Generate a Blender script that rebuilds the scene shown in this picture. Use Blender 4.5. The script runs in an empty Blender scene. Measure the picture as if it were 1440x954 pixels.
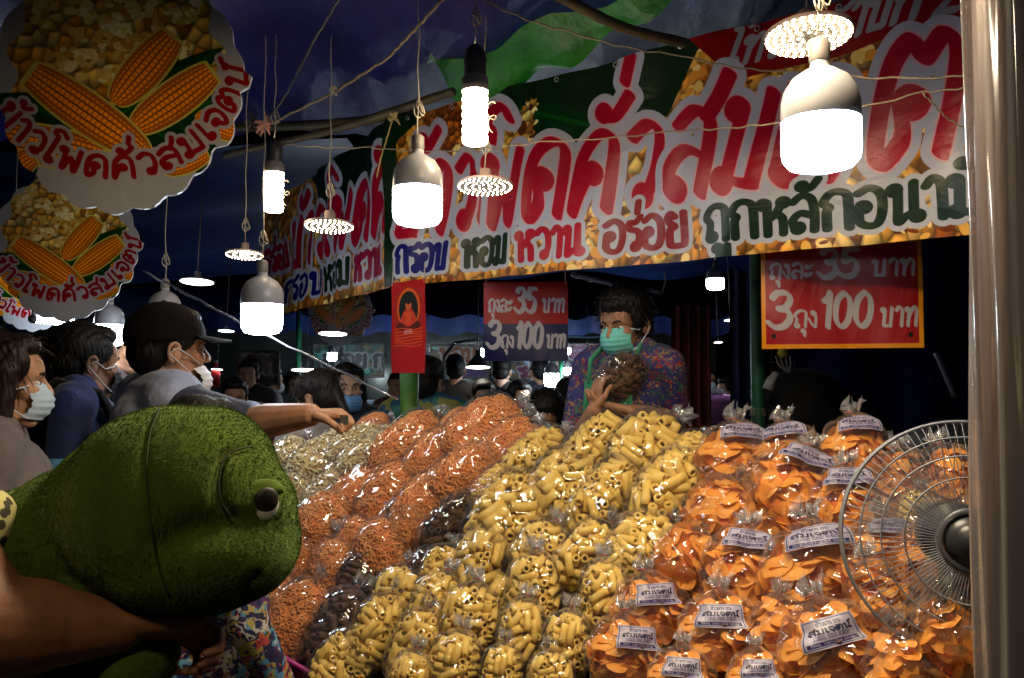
import bpy, math, random
import numpy as np
from mathutils import Vector, Matrix
random.seed(7); RNG = np.random.default_rng(7)
SC = bpy.context.scene
COL = bpy.data.collections.new('market'); SC.collection.children.link(COL)
STAGE = bpy.context.view_layer.layer_collection.children['market']; STAGE.exclude = True     # kept out of evaluation while shapes are being fused; back in at the end
PI = math.pi

# ------------------------------------------------------------------ camera
FPX, CX, CY, EYE, HOR = 1200.0, 720.0, 477.0, 1.5, 530.0
TILT = math.atan((HOR - CY) / FPX)
cd = bpy.data.cameras.new('camera'); cd.lens = 36 * FPX / 1440; cd.sensor_width = 36
cd.clip_start = 0.05; cd.clip_end = 500
cam = bpy.data.objects.new('camera', cd); COL.objects.link(cam)
cam.location = (0, 0, EYE); cam.rotation_euler = (PI / 2 + TILT, 0, 0)
cd.dof.use_dof = False
SC.camera = cam
C_R = Vector((1, 0, 0)); C_F = Vector((0, math.cos(TILT), math.sin(TILT))); C_U = Vector((0, -math.sin(TILT), math.cos(TILT)))
def P(px, py, D):                       # the place seen at a photo pixel, D metres deep
    return Vector((0, 0, EYE)) + (C_F + C_R * ((px - CX) / FPX) - C_U * ((py - CY) / FPX)) * D
def XY(px, D): p = P(px, HOR, D); return (p.x, p.y)

# ------------------------------------------------------------------ night sky, exposure
w = bpy.data.worlds.new('World'); SC.world = w; w.use_nodes = True
nt = w.node_tree; nt.nodes.clear()
sky = nt.nodes.new('ShaderNodeTexSky'); sky.sky_type = 'NISHITA'; sky.sun_disc = False
sky.sun_elevation = math.radians(-5); sky.sun_rotation = math.radians(180)
bg = nt.nodes.new('ShaderNodeBackground'); bg.inputs[1].default_value = 0.15
wo = nt.nodes.new('ShaderNodeOutputWorld')
nt.links.new(sky.outputs[0], bg.inputs[0]); nt.links.new(bg.outputs[0], wo.inputs[0])
SC.view_settings.view_transform = 'Standard'; SC.view_settings.look = 'None'
SC.view_settings.exposure = 0.0; SC.view_settings.gamma = 1.0
SC.cycles.max_bounces = 7; SC.cycles.transparent_max_bounces = 11; SC.cycles.use_adaptive_sampling = True; SC.cycles.adaptive_threshold = 0.05; SC.cycles.glossy_bounces = 3
SC.cycles.diffuse_bounces = 2; SC.cycles.transmission_bounces = 4
SC.cycles.caustics_reflective = False; SC.cycles.caustics_refractive = False
SC.cycles.sample_clamp_indirect = 3.0
SC.cycles.use_denoising = True

# ------------------------------------------------------------------ materials
MATS = {}
def new_mat(name):
    m = bpy.data.materials.new(name); m.use_nodes = True; MATS[name] = m
    return m, m.node_tree, m.node_tree.nodes['Principled BSDF']
def mat(name, col, rough=0.6, var=0.15, vscale=12, bump=0.0, bscale=60, metal=0, sheen=0, spec=0.5, trans=0, sss=0, emit=None, coat=0, col2=None, stretch=(1, 1, 1), bdist=0.01, alpha=1):
    if name in MATS: return MATS[name]
    m, t, b = new_mat(name)
    N = t.nodes; Lk = t.links
    b.inputs['Roughness'].default_value = rough; b.inputs['Metallic'].default_value = metal
    b.inputs['Specular IOR Level'].default_value = spec; b.inputs['Sheen Weight'].default_value = sheen
    b.inputs['Coat Weight'].default_value = coat; b.inputs['Transmission Weight'].default_value = trans
    b.inputs['Alpha'].default_value = alpha
    if sss: b.inputs['Subsurface Weight'].default_value = sss; b.inputs['Subsurface Radius'].default_value = (.01, .004, .002); b.inputs['Subsurface Scale'].default_value = 1
    tc = N.new('ShaderNodeTexCoord'); mp = N.new('ShaderNodeMapping'); mp.inputs['Scale'].default_value = stretch
    Lk.new(tc.outputs['Object'], mp.inputs[0])
    nz = N.new('ShaderNodeTexNoise'); nz.inputs['Scale'].default_value = vscale; nz.inputs['Detail'].default_value = 5
    Lk.new(mp.outputs[0], nz.inputs['Vector'])
    rp = N.new('ShaderNodeValToRGB'); Lk.new(nz.outputs['Fac'], rp.inputs[0])
    c2 = col2 or tuple(min(1, c * (1 + var)) for c in col); c1 = tuple(c * (1 - var) for c in col) if not col2 else col
    rp.color_ramp.elements[0].position = .35; rp.color_ramp.elements[1].position = .65
    rp.color_ramp.elements[0].color = (*c1, 1); rp.color_ramp.elements[1].color = (*c2, 1)
    Lk.new(rp.outputs[0], b.inputs['Base Color'])
    if bump:
        n2 = N.new('ShaderNodeTexNoise'); n2.inputs['Scale'].default_value = bscale; n2.inputs['Detail'].default_value = 4
        Lk.new(mp.outputs[0], n2.inputs['Vector'])
        bp = N.new('ShaderNodeBump'); bp.inputs['Strength'].default_value = bump; bp.inputs['Distance'].default_value = bdist
        Lk.new(n2.outputs['Fac'], bp.inputs['Height']); Lk.new(bp.outputs[0], b.inputs['Normal'])
    if emit:
        b.inputs['Emission Color'].default_value = (*emit[:3], 1); b.inputs['Emission Strength'].default_value = emit[3]
    return m
def emis(name, col, s):
    if name in MATS: return MATS[name]
    m, t, b = new_mat(name); N = t.nodes
    e = N.new('ShaderNodeEmission'); e.inputs[0].default_value = (*col, 1); e.inputs[1].default_value = s
    t.links.new(e.outputs[0], N['Material Output'].inputs[0]); N.remove(b)
    return m
def img_mat(name, arr, rough=0.4, bump=0.0, bscale=8, coat=0, spec=.5, trl=0, stretch=(1, 1, 1), bdist=.02):
    h, wd = arr.shape[:2]
    im = bpy.data.images.new(name + '_print', wd, h, alpha=False)
    a = np.ones((h, wd, 4), np.float32); a[..., :3] = np.clip(arr, 0, 1)
    im.pixels.foreach_set(a[::-1].ravel()); im.update(); im.pack()
    m, t, b = new_mat(name); N = t.nodes
    tx = N.new('ShaderNodeTexImage'); tx.image = im; tx.extension = 'EXTEND'
    uv = N.new('ShaderNodeUVMap'); t.links.new(uv.outputs[0], tx.inputs[0])
    t.links.new(tx.outputs[0], b.inputs['Base Color'])
    b.inputs['Roughness'].default_value = rough; b.inputs['Coat Weight'].default_value = coat; b.inputs['Coat Roughness'].default_value = .15
    b.inputs['Specular IOR Level'].default_value = spec
    if bump:
        tc = N.new('ShaderNodeTexCoord'); mp = N.new('ShaderNodeMapping'); mp.inputs['Scale'].default_value = stretch
        t.links.new(tc.outputs['Object'], mp.inputs[0])
        n2 = N.new('ShaderNodeTexNoise'); n2.inputs['Scale'].default_value = bscale; n2.inputs['Detail'].default_value = 6; n2.inputs['Distortion'].default_value = 1.2
        t.links.new(mp.outputs[0], n2.inputs['Vector'])
        bp = N.new('ShaderNodeBump'); bp.inputs['Strength'].default_value = bump; bp.inputs['Distance'].default_value = bdist
        t.links.new(n2.outputs['Fac'], bp.inputs['Height']); t.links.new(bp.outputs[0], b.inputs['Normal'])
    if trl:
        tr = N.new('ShaderNodeBsdfTranslucent'); mx = N.new('ShaderNodeMixShader'); mx.inputs[0].default_value = trl
        t.links.new(tx.outputs[0], tr.inputs[0]); t.links.new(b.outputs[0], mx.inputs[1]); t.links.new(tr.outputs[0], mx.inputs[2])
        t.links.new(mx.outputs[0], N['Material Output'].inputs[0])
    return m
def film_mat(name, haze=.04, tint=(1, 1, 1), bscale=5.5, strength=.42, gain=1.0, rough=.055, base=.018, cap=.26, rim=.10, stretch=(1.3, 1.3, .6)):
    m, t, b = new_mat(name); N = t.nodes; L = t.links; N.remove(b)
    tc = N.new('ShaderNodeTexCoord'); mp = N.new('ShaderNodeMapping'); mp.inputs['Scale'].default_value = stretch
    L.new(tc.outputs['Object'], mp.inputs[0])
    nz = N.new('ShaderNodeTexNoise'); nz.noise_type = 'RIDGED_MULTIFRACTAL'; nz.inputs['Scale'].default_value = bscale
    nz.inputs['Detail'].default_value = 2; nz.inputs['Roughness'].default_value = .35; nz.inputs['Distortion'].default_value = .8
    L.new(mp.outputs[0], nz.inputs['Vector'])
    bp = N.new('ShaderNodeBump'); bp.inputs['Strength'].default_value = strength; bp.inputs['Distance'].default_value = .006
    L.new(nz.outputs['Fac'], bp.inputs['Height'])
    fr = N.new('ShaderNodeFresnel'); fr.inputs['IOR'].default_value = 1.5; 
    ma = N.new('ShaderNodeMath'); ma.operation = 'MULTIPLY_ADD'; ma.inputs[1].default_value = gain; ma.inputs[2].default_value = base; ma.use_clamp = True
    L.new(fr.outputs[0], ma.inputs[0]); mi = N.new('ShaderNodeMath'); mi.operation = 'MINIMUM'; mi.inputs[1].default_value = cap; L.new(ma.outputs[0], mi.inputs[0]); ma = mi
    tr = N.new('ShaderNodeBsdfTransparent'); tr.inputs[0].default_value = (*tint, 1)
    df = N.new('ShaderNodeBsdfDiffuse'); df.inputs[0].default_value = (.8, .8, .85, 1)
    gl = N.new('ShaderNodeBsdfGlossy'); gl.inputs['Roughness'].default_value = rough; L.new(bp.outputs[0], gl.inputs['Normal'])
    m1 = N.new('ShaderNodeMixShader'); lw = N.new('ShaderNodeLayerWeight'); lw.inputs[0].default_value = .35; pw = N.new('ShaderNodeMath'); pw.operation = 'POWER'; pw.inputs[1].default_value = 2.5; L.new(lw.outputs['Facing'], pw.inputs[0]); hz = N.new('ShaderNodeMath'); hz.operation = 'MULTIPLY_ADD'; hz.inputs[1].default_value = rim; hz.inputs[2].default_value = haze; L.new(pw.outputs[0], hz.inputs[0]); L.new(hz.outputs[0], m1.inputs[0]); L.new(tr.outputs[0], m1.inputs[1]); L.new(df.outputs[0], m1.inputs[2])
    m2 = N.new('ShaderNodeMixShader'); L.new(ma.outputs[0], m2.inputs[0]); L.new(m1.outputs[0], m2.inputs[1]); L.new(gl.outputs[0], m2.inputs[2])
    L.new(m2.outputs[0], N['Material Output'].inputs[0])
    return m

# ------------------------------------------------------------------ mesh helpers: geometry is (verts, faces)
def merge(*gs):
    V = []; F = []; o = 0
    for v, f in gs:
        v = [tuple(q) for q in v]
        V += v; F += [tuple(i + o for i in q) for q in f]; o += len(v)
    return V, F
def xf(g, M): return [tuple(M @ Vector(v)) for v in g[0]], g[1]
def box(c, s, R=None):
    x, y, z = [q / 2 for q in s]
    v = [Vector((a, b, d)) for a in (-x, x) for b in (-y, y) for d in (-z, z)]
    if R is not None: v = [R @ q for q in v]
    return [tuple(q + Vector(c)) for q in v], [(0, 1, 3, 2), (4, 6, 7, 5), (0, 4, 5, 1), (2, 3, 7, 6), (0, 2, 6, 4), (1, 5, 7, 3)]
def frame(d):
    d = Vector(d).normalized(); a = Vector((0, 0, 1)) if abs(d.z) < .95 else Vector((1, 0, 0))
    x = d.cross(a).normalized(); return x, d.cross(x).normalized(), d
def tube(pts, r, n=8, cap=True):
    pts = [Vector(p) for p in pts]; k = len(pts)
    rs = r if hasattr(r, '__len__') else [r] * k
    V = []; F = []; x, y, _ = frame(pts[1] - pts[0])
    for i, p in enumerate(pts):
        d = (pts[min(i + 1, k - 1)] - pts[max(i - 1, 0)]).normalized()
        x = (x - d * x.dot(d)).normalized(); y = d.cross(x)
        for j in range(n):
            a = 2 * PI * j / n; V.append(tuple(p + (x * math.cos(a) + y * math.sin(a)) * rs[i]))
    for i in range(k - 1):
        for j in range(n):
            F.append((i * n + j, i * n + (j + 1) % n, (i + 1) * n + (j + 1) % n, (i + 1) * n + j))
    if cap: F.append(tuple(range(n - 1, -1, -1))); F.append(tuple((k - 1) * n + j for j in range(n)))
    return V, F
def lathe(prof, n=24, M=None, rib=0, nr=0):     # profile of (r, z)
    V = []; F = []
    for r, z in prof:
        for j in range(n):
            a = 2 * PI * j / n; rr = r * (1 + (rib if (nr and (j * nr // n * 2) % 2 == 0 and (j % 2)) else 0))
            V.append((rr * math.cos(a), rr * math.sin(a), z))
    for i in range(len(prof) - 1):
        for j in range(n): F.append((i * n + j, i * n + (j + 1) % n, (i + 1) * n + (j + 1) % n, (i + 1) * n + j))
    g = (V, F)
    return xf(g, M) if M is not None else g
def ell(c, r, R=None, nu=16, nv=10):
    V = []; F = []
    for i in range(nv + 1):
        ph = PI * i / nv
        for j in range(nu):
            a = 2 * PI * j / nu
            q = Vector((r[0] * math.sin(ph) * math.cos(a), r[1] * math.sin(ph) * math.sin(a), r[2] * math.cos(ph)))
            if R is not None: q = R @ q
            V.append(tuple(q + Vector(c)))
    for i in range(nv):
        for j in range(nu): F.append((i * nu + j, (i + 1) * nu + j, (i + 1) * nu + (j + 1) % nu, i * nu + (j + 1) % nu))
    return V, F
def caps(p0, p1, r0, r1=None, n=12):
    r1 = r0 if r1 is None else r1
    p0 = Vector(p0); p1 = Vector(p1); L = (p1 - p0).length or 1e-5; d = (p1 - p0) / L
    pts = []; rs = []
    for i in range(5): a = PI / 2 * i / 4; pts.append(p0 - d * r0 * math.cos(a)); rs.append(max(r0 * math.sin(a), 1e-4))
    for i in range(1, 5): pts.append(p0 + d * L * i / 4); rs.append(r0 + (r1 - r0) * i / 4)
    for i in range(1, 5): a = PI / 2 * (1 - i / 4); pts.append(p1 + d * r1 * math.cos(a)); rs.append(max(r1 * math.sin(a), 1e-4))
    return tube(pts, rs, n)
def grid(fn, nu, nv, uv=True):          # fn(u, v) -> point; u, v in 0..1
    V = [tuple(fn(i / nu, j / nv)) for j in range(nv + 1) for i in range(nu + 1)]
    F = [(j * (nu + 1) + i, j * (nu + 1) + i + 1, (j + 1) * (nu + 1) + i + 1, (j + 1) * (nu + 1) + i) for j in range(nv) for i in range(nu)]
    UV = [(i / nu, j / nv) for j in range(nv + 1) for i in range(nu + 1)]
    return V, F, UV
def mesh(name, g, m=None, smooth=True, uv=None):
    me = bpy.data.meshes.new(name)
    me.from_pydata([tuple(v) for v in g[0]], [], [tuple(f) for f in g[1]])
    if m is not None:
        for q in (m if isinstance(m, (list, tuple)) else [m]): me.materials.append(q)
    if smooth: me.polygons.foreach_set('use_smooth', [True] * len(me.polygons))
    uv = uv or (g[2] if len(g) > 2 else None)
    if uv:
        l = me.uv_layers.new(name='UVMap'); idx = np.zeros(len(me.loops), np.int32); me.loops.foreach_get('vertex_index', idx)
        l.data.foreach_set('uv', np.asarray(uv, np.float32)[idx].ravel())
    me.update(); return me
def obj(name, data, parent=None, loc=None, M=None):
    o = bpy.data.objects.new(name, data); COL.objects.link(o)
    if parent is not None: o.parent = parent
    if M is not None: o.matrix_basis = M
    if loc is not None: o.location = loc
    return o
def tag(o, label=None, cat=None, group=None, kind=None):
    if label: o['label'] = label
    if cat: o['category'] = cat
    if group: o['group'] = group
    if kind: o['kind'] = kind
    return o
def thing(name, label, cat, loc=(0, 0, 0), group=None, M=None):
    o = obj(name, None, loc=None if M is not None else loc, M=M); o.empty_display_size = .1
    return tag(o, label, cat, group)
def part(name, g, m, parent, smooth=True, loc=None, uv=None):   # world-space geometry under its thing
    o = obj(name, mesh(name, g, m, smooth, uv), parent)
    if loc is None and parent is not None:
        MW = parent.matrix_basis if parent.parent is None else parent.parent.matrix_basis @ parent.matrix_basis
        o.matrix_parent_inverse = Matrix.Identity(4)
        inv = MW.inverted(); o.data.transform(inv)
    return o
def blob(gs, voxel=.008, smooth=3, it_f=.5):     # many closed shapes fused into one continuous surface
    me = mesh('tmp', merge(*gs)); o = bpy.data.objects.new('tmp', me); SC.collection.objects.link(o)
    r = o.modifiers.new('r', 'REMESH'); r.mode = 'VOXEL'; r.voxel_size = voxel
    if smooth: s = o.modifiers.new('s', 'SMOOTH'); s.iterations = smooth; s.factor = it_f
    dg = bpy.context.evaluated_depsgraph_get(); ev = o.evaluated_get(dg); m2 = ev.to_mesh()
    n = len(m2.vertices); a = np.zeros(n * 3, np.float32); m2.vertices.foreach_get('co', a)
    L_ = np.zeros(len(m2.loops), np.int32); m2.loops.foreach_get('vertex_index', L_); F = L_.reshape(-1, 4).tolist() if len(L_) == 4 * len(m2.polygons) else [tuple(p.vertices) for p in m2.polygons]
    ev.to_mesh_clear(); bpy.data.objects.remove(o); bpy.data.meshes.remove(me)
    return a.reshape(-1, 3), F
# ------------------------------------------------------------------ lettering drawn with a pen into flat prints
def K(cx, cy, r=.1): return [(cx + r * math.cos(a), cy + r * math.sin(a)) for a in [2 * PI * i / 8 for i in range(9)]]
G = {
 'ก': (.82, [[(.14, 0), (.14, .45), (.2, .6), (.06, .72), (.2, .95), (.42, 1.02), (.64, .93), (.68, .7), (.68, .35), (.68, 0)]]),
 'ข': (.78, [K(.17, .84), [(.27, .84), (.27, .68), (.16, .55), (.18, .3), (.18, .05), (.2, .02), (.58, .02), (.6, .05), (.6, .5), (.6, 1)]]),
 'ค': (.85, [K(.38, .5), [(.29, .46), (.2, .25), (.13, 0), (.12, .4), (.14, .75), (.28, .98), (.45, 1.02), (.64, .88), (.7, .5), (.7, 0)]]),
 'ง': (.58, [K(.26, .85), [(.36, .85), (.42, .5), (.42, .1), (.38, .02), (.2, .2), (.04, .5)]]),
 'จ': (.72, [K(.26, .42), [(.34, .38), (.36, .12), (.48, .0), (.6, .35), (.58, .8), (.35, 1.02), (.08, .86)]]),
 'ด': (.85, [K(.36, .52), [(.28, .45), (.34, .18), (.16, 0), (.1, .45), (.16, .85), (.4, 1.02), (.64, .88), (.7, .5), (.7, 0)]]),
 'ต': (.87, [K(.36, .5), [(.28, .44), (.34, .18), (.16, 0), (.1, .45), (.14, .85), (.28, 1.03), (.4, .84), (.54, 1.03), (.68, .85), (.72, .5), (.72, 0)]]),
 'ถ': (.82, [K(.22, .1), [(.13, .12), (.18, .5), (.06, .7), (.2, .95), (.42, 1.02), (.64, .93), (.68, .7), (.68, 0)]]),
 'ท': (.83, [K(.14, .87), [(.23, .86), (.23, .4), (.23, 0)], [(.23, .45), (.38, .85), (.52, 1.02), (.66, .85), (.67, .4), (.67, 0)]]),
 'น': (.86, [K(.14, .87), [(.23, .86), (.23, .4), (.23, .0), (.4, .12), (.6, .2)], [(.62, 1), (.62, .2)], K(.7, .1, .09)]),
 'บ': (.82, [K(.14, .87), [(.23, .86), (.23, .3), (.23, .04), (.27, .02), (.58, .02), (.62, .05), (.62, .5), (.62, 1)]]),
 'พ': (.92, [K(.14, .87), [(.23, .86), (.25, .3), (.28, 0), (.46, .6), (.64, 0), (.7, .4), (.73, 1)]]),
 'ม': (.84, [K(.14, .87), [(.23, .86), (.23, .5), (.22, .15)], K(.15, .1), [(.24, .1), (.6, .02), (.64, .1), (.65, .5), (.65, 1)]]),
 'ย': (.82, [[(.32, .9), (.2, 1.0), (.1, .88), (.15, .72), (.3, .6), (.14, .48), (.12, .1), (.2, 0), (.55, .0), (.62, .1), (.63, .5), (.63, 1)]]),
 'ร': (.62, [[(.54, 1.06), (.34, .9), (.1, .9), (.12, .7), (.38, .62), (.5, .48), (.47, .18)], K(.38, .1)]),
 'ล': (.84, [K(.22, .1), [(.12, .12), (.08, .35), (.3, .52), (.64, .4)], [(.66, 0), (.67, .5), (.58, .9), (.32, 1.03), (.08, .86)]]),
 'ว': (.72, [[(.08, .88), (.3, 1.03), (.54, .86), (.6, .45), (.52, .15)], K(.43, .12)]),
 'ส': (.86, [K(.22, .1), [(.12, .12), (.08, .35), (.3, .52), (.64, .4)], [(.66, 0), (.67, .5), (.58, .84), (.32, .95), (.08, .8)], [(.52, .84), (.66, 1.05), (.76, 1.3)]]),
 'ห': (.86, [K(.14, .87), [(.23, .86), (.23, .4), (.23, 0)], [(.23, .42), (.45, .58), (.6, .82)], K(.67, .9, .09), [(.48, .6), (.64, .45), (.67, .2), (.67, 0)]]),
 'อ': (.84, [K(.22, .52), [(.12, .5), (.1, .15), (.3, 0), (.56, .05), (.68, .4), (.64, .85), (.38, 1.03), (.1, .9)]]),
 'า': (.58, [[(.06, .84), (.22, 1.03), (.4, .88), (.43, .5), (.43, 0)]]),
 'เ': (.38, [[(.12, 1), (.12, .5), (.13, .15)], K(.22, .1)]),
 'โ': (.46, [[(.52, 1.42), (.3, 1.62), (.06, 1.55), (.04, 1.38), (.2, 1.3), (.2, .8), (.16, .15)], K(.25, .1)]),
 'ะ': (.52, [K(.13, .75, .09), [(.2, .7), (.3, .72), (.44, .92)], K(.13, .2, .09), [(.2, .15), (.3, .17), (.44, .37)]]),
 'ั': (0, [K(-.52, 1.3, .08), [(-.46, 1.22), (-.28, 1.22), (-.08, 1.45)]]),
 '่': (0, [[(-.2, 1.62), (-.14, 1.95)]]),
 '้': (0, [K(-.42, 1.42, .07), [(-.36, 1.4), (-.3, 1.28), (-.18, 1.32), (-.02, 1.55)]]),
 '์': (0, [K(-.25, 1.28, .08), [(-.2, 1.34), (-.15, 1.48), (.02, 1.6)]]),
 'ู': (0, [K(-.42, -.26, .08), [(-.36, -.3), (-.34, -.52), (-.14, -.52), (-.12, -.2)]]),
 'ุ': (0, [K(-.22, -.26, .08), [(-.14, -.26), (-.13, -.55)]]),
 'ิ': (0, [[(-.62, 1.2), (-.5, 1.42), (-.25, 1.42), (-.08, 1.2), (-.62, 1.2)]]),
 '3': (.74, [[(.1, 1.0), (.22, 1.16), (.48, 1.16), (.6, .95), (.5, .68), (.3, .62), (.55, .55), (.64, .3), (.5, .05), (.25, 0), (.06, .16)]]),
 '5': (.74, [[(.6, 1.15), (.22, 1.15), (.2, 1.1), (.14, .66), (.4, .74), (.62, .5), (.56, .12), (.3, 0), (.06, .15)]]),
 '1': (.5, [[(.1, .88), (.24, 1.0), (.32, 1.17), (.32, .6), (.32, 0)]]),
 '0': (.78, [[(.36, 1.16), (.14, .95), (.08, .58), (.14, .2), (.36, 0), (.58, .2), (.64, .58), (.58, .95), (.36, 1.16)]]),
 '2': (.74, [[(.1, .9), (.3, 1.16), (.58, 1.0), (.56, .7), (.1, 0), (.35, .03), (.64, 0)]]),
 '8': (.74, [K(.36, .85, .24), K(.36, .3, .3)]), '4': (.74, [[(.5, 0), (.5, .6), (.5, 1.15), (.1, .35), (.66, .35)]]),
 '-': (.5, [[(.08, .5), (.4, .5)]]), '.': (.3, [K(.12, .06, .04)]), ' ': (.4, []),
 'R': (.7, [[(.12, 0), (.12, .6), (.12, 1.15), (.45, 1.15), (.58, .9), (.45, .62), (.14, .6)], [(.3, .6), (.6, 0)]]),
 'S': (.7, [[(.58, 1.0), (.35, 1.17), (.1, .95), (.2, .65), (.5, .5), (.6, .2), (.35, 0), (.06, .15)]]),
}
def smooth_line(p, n=5):
    if len(p) < 3: return p
    out = []; q = [p[0]] + list(p) + [p[-1]]
    for i in range(1, len(q) - 2):
        a, b, c, d = [np.array(v) for v in q[i - 1:i + 3]]
        for k in range(n):
            t = k / n
            out.append(tuple(.5 * ((2 * b) + (c - a) * t + (2 * a - 5 * b + 4 * c - d) * t * t + (3 * b - 3 * c + d - a) * t ** 3)))
    out.append(tuple(p[-1])); return out
def text_strokes(txt):
    x = 0; S = []; prev = ''
    for ch in txt:
        adv, st = G.get(ch, G[' '])
        for s in st:
            dy = 0
            if ch == '่' and prev != 'ั': dy = -.4
            if ch == '้' and prev in 'ัิ': dy = .3
            S.append([(x + a, b + dy) for a, b in smooth_line(s)])
        x += adv; prev = ch
    return S, x
class Print:                                # a raster in metres: x right, y up
    def __init__(s, W, H, ppm, col):
        s.W, s.H, s.k = W, H, ppm; s.w = int(W * ppm); s.h = int(H * ppm)
        s.a = np.zeros((s.h, s.w, 3), np.float32) + np.array(col, np.float32)
    def win(s, x0, x1, y0, y1):
        i0 = max(0, int(x0 * s.k)); i1 = min(s.w, int(x1 * s.k) + 2); j0 = max(0, int((s.H - y1) * s.k)); j1 = min(s.h, int((s.H - y0) * s.k) + 2)
        if i1 <= i0 or j1 <= j0: return None
        X, Y = np.meshgrid((np.arange(i0, i1) + .5) / s.k, s.H - (np.arange(j0, j1) + .5) / s.k)
        return (slice(j0, j1), slice(i0, i1)), X, Y
    def put(s, sl, cov, col):
        cov = np.clip(cov, 0, 1)[..., None]; s.a[sl] = s.a[sl] * (1 - cov) + np.asarray(col, np.float32) * cov
    def strokes(s, lines, pen, col, out=None):   # pen (a, b, angle) semi-axes in metres; out [(extra, colour), ...] widest first
        for e, c in (out or []) + [(0, col)]:
            a, b, an = pen[0] + e, pen[1] + e, pen[2]
            ca, sa = math.cos(an), math.sin(an); m = max(a, b)
            D = np.full((s.h, s.w), 9., np.float32)
            for L in lines:
                for (x0, y0), (x1, y1) in zip(L[:-1], L[1:]):
                    w = s.win(min(x0, x1) - m * 1.1, max(x0, x1) + m * 1.1, min(y0, y1) - m * 1.1, max(y0, y1) + m * 1.1)
                    if not w: continue
                    sl, X, Y = w
                    tx = lambda x, y: ((x * ca + y * sa) / a, (-x * sa + y * ca) / b)
                    ux, uy = tx(X, Y); px, py = tx(x0, y0); qx, qy = tx(x1, y1)
                    dx, dy = qx - px, qy - py; t = np.clip(((ux - px) * dx + (uy - py) * dy) / max(dx * dx + dy * dy, 1e-9), 0, 1)
                    D[sl] = np.minimum(D[sl], np.hypot(ux - px - t * dx, uy - py - t * dy))
            s.put((slice(0, s.h), slice(0, s.w)), (1 - D) * min(a, b) * s.k + .5, c)
    def text(s, txt, x0, x1, y, h, pen, col, out=None, shear=0, rise=0, arc=None):
        S, wd = text_strokes(txt); kx = (x1 - x0) / wd
        L = []
        for st in S:
            l = []
            for a, b in st:
                X = x0 + a * kx + b * h * shear; Y = y + b * h + rise * (a / wd)
                if arc: X, Y = arc(a / wd, b * h)
                l.append((X, Y))
            L.append(l)
        s.strokes(L, pen, col, out)
    def poly(s, pts, col, soft=1.0):
        xs = [p[0] for p in pts]; ys = [p[1] for p in pts]; w = s.win(min(xs), max(xs), min(ys), max(ys))
        if not w: return
        sl, X, Y = w; ins = np.zeros(X.shape, bool)
        for (x0, y0), (x1, y1) in zip(pts, pts[1:] + pts[:1]):
            if y0 == y1: continue
            ins ^= ((y0 > Y) != (y1 > Y)) & (X < (x1 - x0) * (Y - y0) / (y1 - y0) + x0)
        s.put(sl, ins.astype(np.float32) * soft, col)
    def lens(s, p, q, wd, col):             # leaf
        p = np.array(p); q = np.array(q); d = q - p; n = np.array([-d[1], d[0]]) / np.hypot(*d) * wd
        T = np.linspace(0, 1, 14)
        a = [tuple(p + d * t + n * math.sin(PI * t) ** .8) for t in T]; b = [tuple(p + d * t - n * math.sin(PI * t) ** .8) for t in T[::-1]]
        s.poly(a + b, col)
        s.poly([tuple(p + d * t + n * math.sin(PI * t) * .25) for t in T] + [tuple(p + d * t - n * math.sin(PI * t) * .05) for t in T[::-1]], tuple(min(1, c * 1.9 + .02) for c in col), .7)
    def cob(s, p, q, wd):
        p = np.array(p); q = np.array(q); d = q - p; L = np.hypot(*d); d /= L; m = wd + L / 2; c = (p + q) / 2
        w = s.win(c[0] - m, c[0] + m, c[1] - m, c[1] + m)
        if not w: return
        sl, X, Y = w; t = ((X - p[0]) * d[0] + (Y - p[1]) * d[1]) / L; v = (-(X - p[0]) * d[1] + (Y - p[1]) * d[0])
        R = wd * np.clip(np.sin(PI * np.clip(t * .9 + .1, 0, 1)), 0, 1) ** .35
        ins = (t > 0) & (t < 1) & (np.abs(v) < R)
        s.put(sl, ((t > -.04) & (t < 1.02) & (np.abs(v) < R + wd * .12)).astype(np.float32), (.75, .68, .3))
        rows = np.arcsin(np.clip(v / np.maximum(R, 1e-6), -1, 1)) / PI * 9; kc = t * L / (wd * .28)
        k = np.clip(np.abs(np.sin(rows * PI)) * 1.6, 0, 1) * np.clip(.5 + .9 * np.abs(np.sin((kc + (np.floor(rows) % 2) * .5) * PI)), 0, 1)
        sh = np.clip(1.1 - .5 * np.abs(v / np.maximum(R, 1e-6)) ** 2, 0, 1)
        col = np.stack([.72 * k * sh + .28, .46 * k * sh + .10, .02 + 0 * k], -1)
        s.a[sl] = np.where(ins[..., None], col, s.a[sl])
    def cells(s, size, pal, seed=1, x0=0, x1=None, y0=0, y1=None, aspect=1., mask=None):   # heaped kernels
        x1 = x1 or s.W; y1 = y1 or s.H; w = s.win(x0, x1, y0, y1); sl, X, Y = w; X = X.astype(np.float32); Y = Y.astype(np.float32)
        U = X / size; Vv = Y / size / aspect; iu = np.floor(U).astype(int); iv = np.floor(Vv).astype(int)
        f1 = np.full(U.shape, 9., np.float32); f2 = f1.copy(); idd = np.zeros(U.shape, np.float32); ox = f1 * 0; oy = f1 * 0
        for a in (-1, 0, 1):
            for b in (-1, 0, 1):
                hx = np.sin((iu + a) * 127.1 + (iv + b) * 311.7 + seed) * 43758.5; hx -= np.floor(hx)
                hy = np.sin((iu + a) * 269.5 + (iv + b) * 183.3 + seed) * 23421.6; hy -= np.floor(hy)
                dx = U - (iu + a + hx); dy = Vv - (iv + b + hy); d = np.hypot(dx, dy)
                n = d < f1; f2 = np.where(n, f1, np.minimum(f2, d)); idd = np.where(n, hx * 7.3 + hy * 3.1, idd); ox = np.where(n, dx, ox); oy = np.where(n, dy, oy); f1 = np.where(n, d, f1)
        e = np.clip((f2 - f1) * 2.6, 0, 1); r = idd % 1
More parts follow.
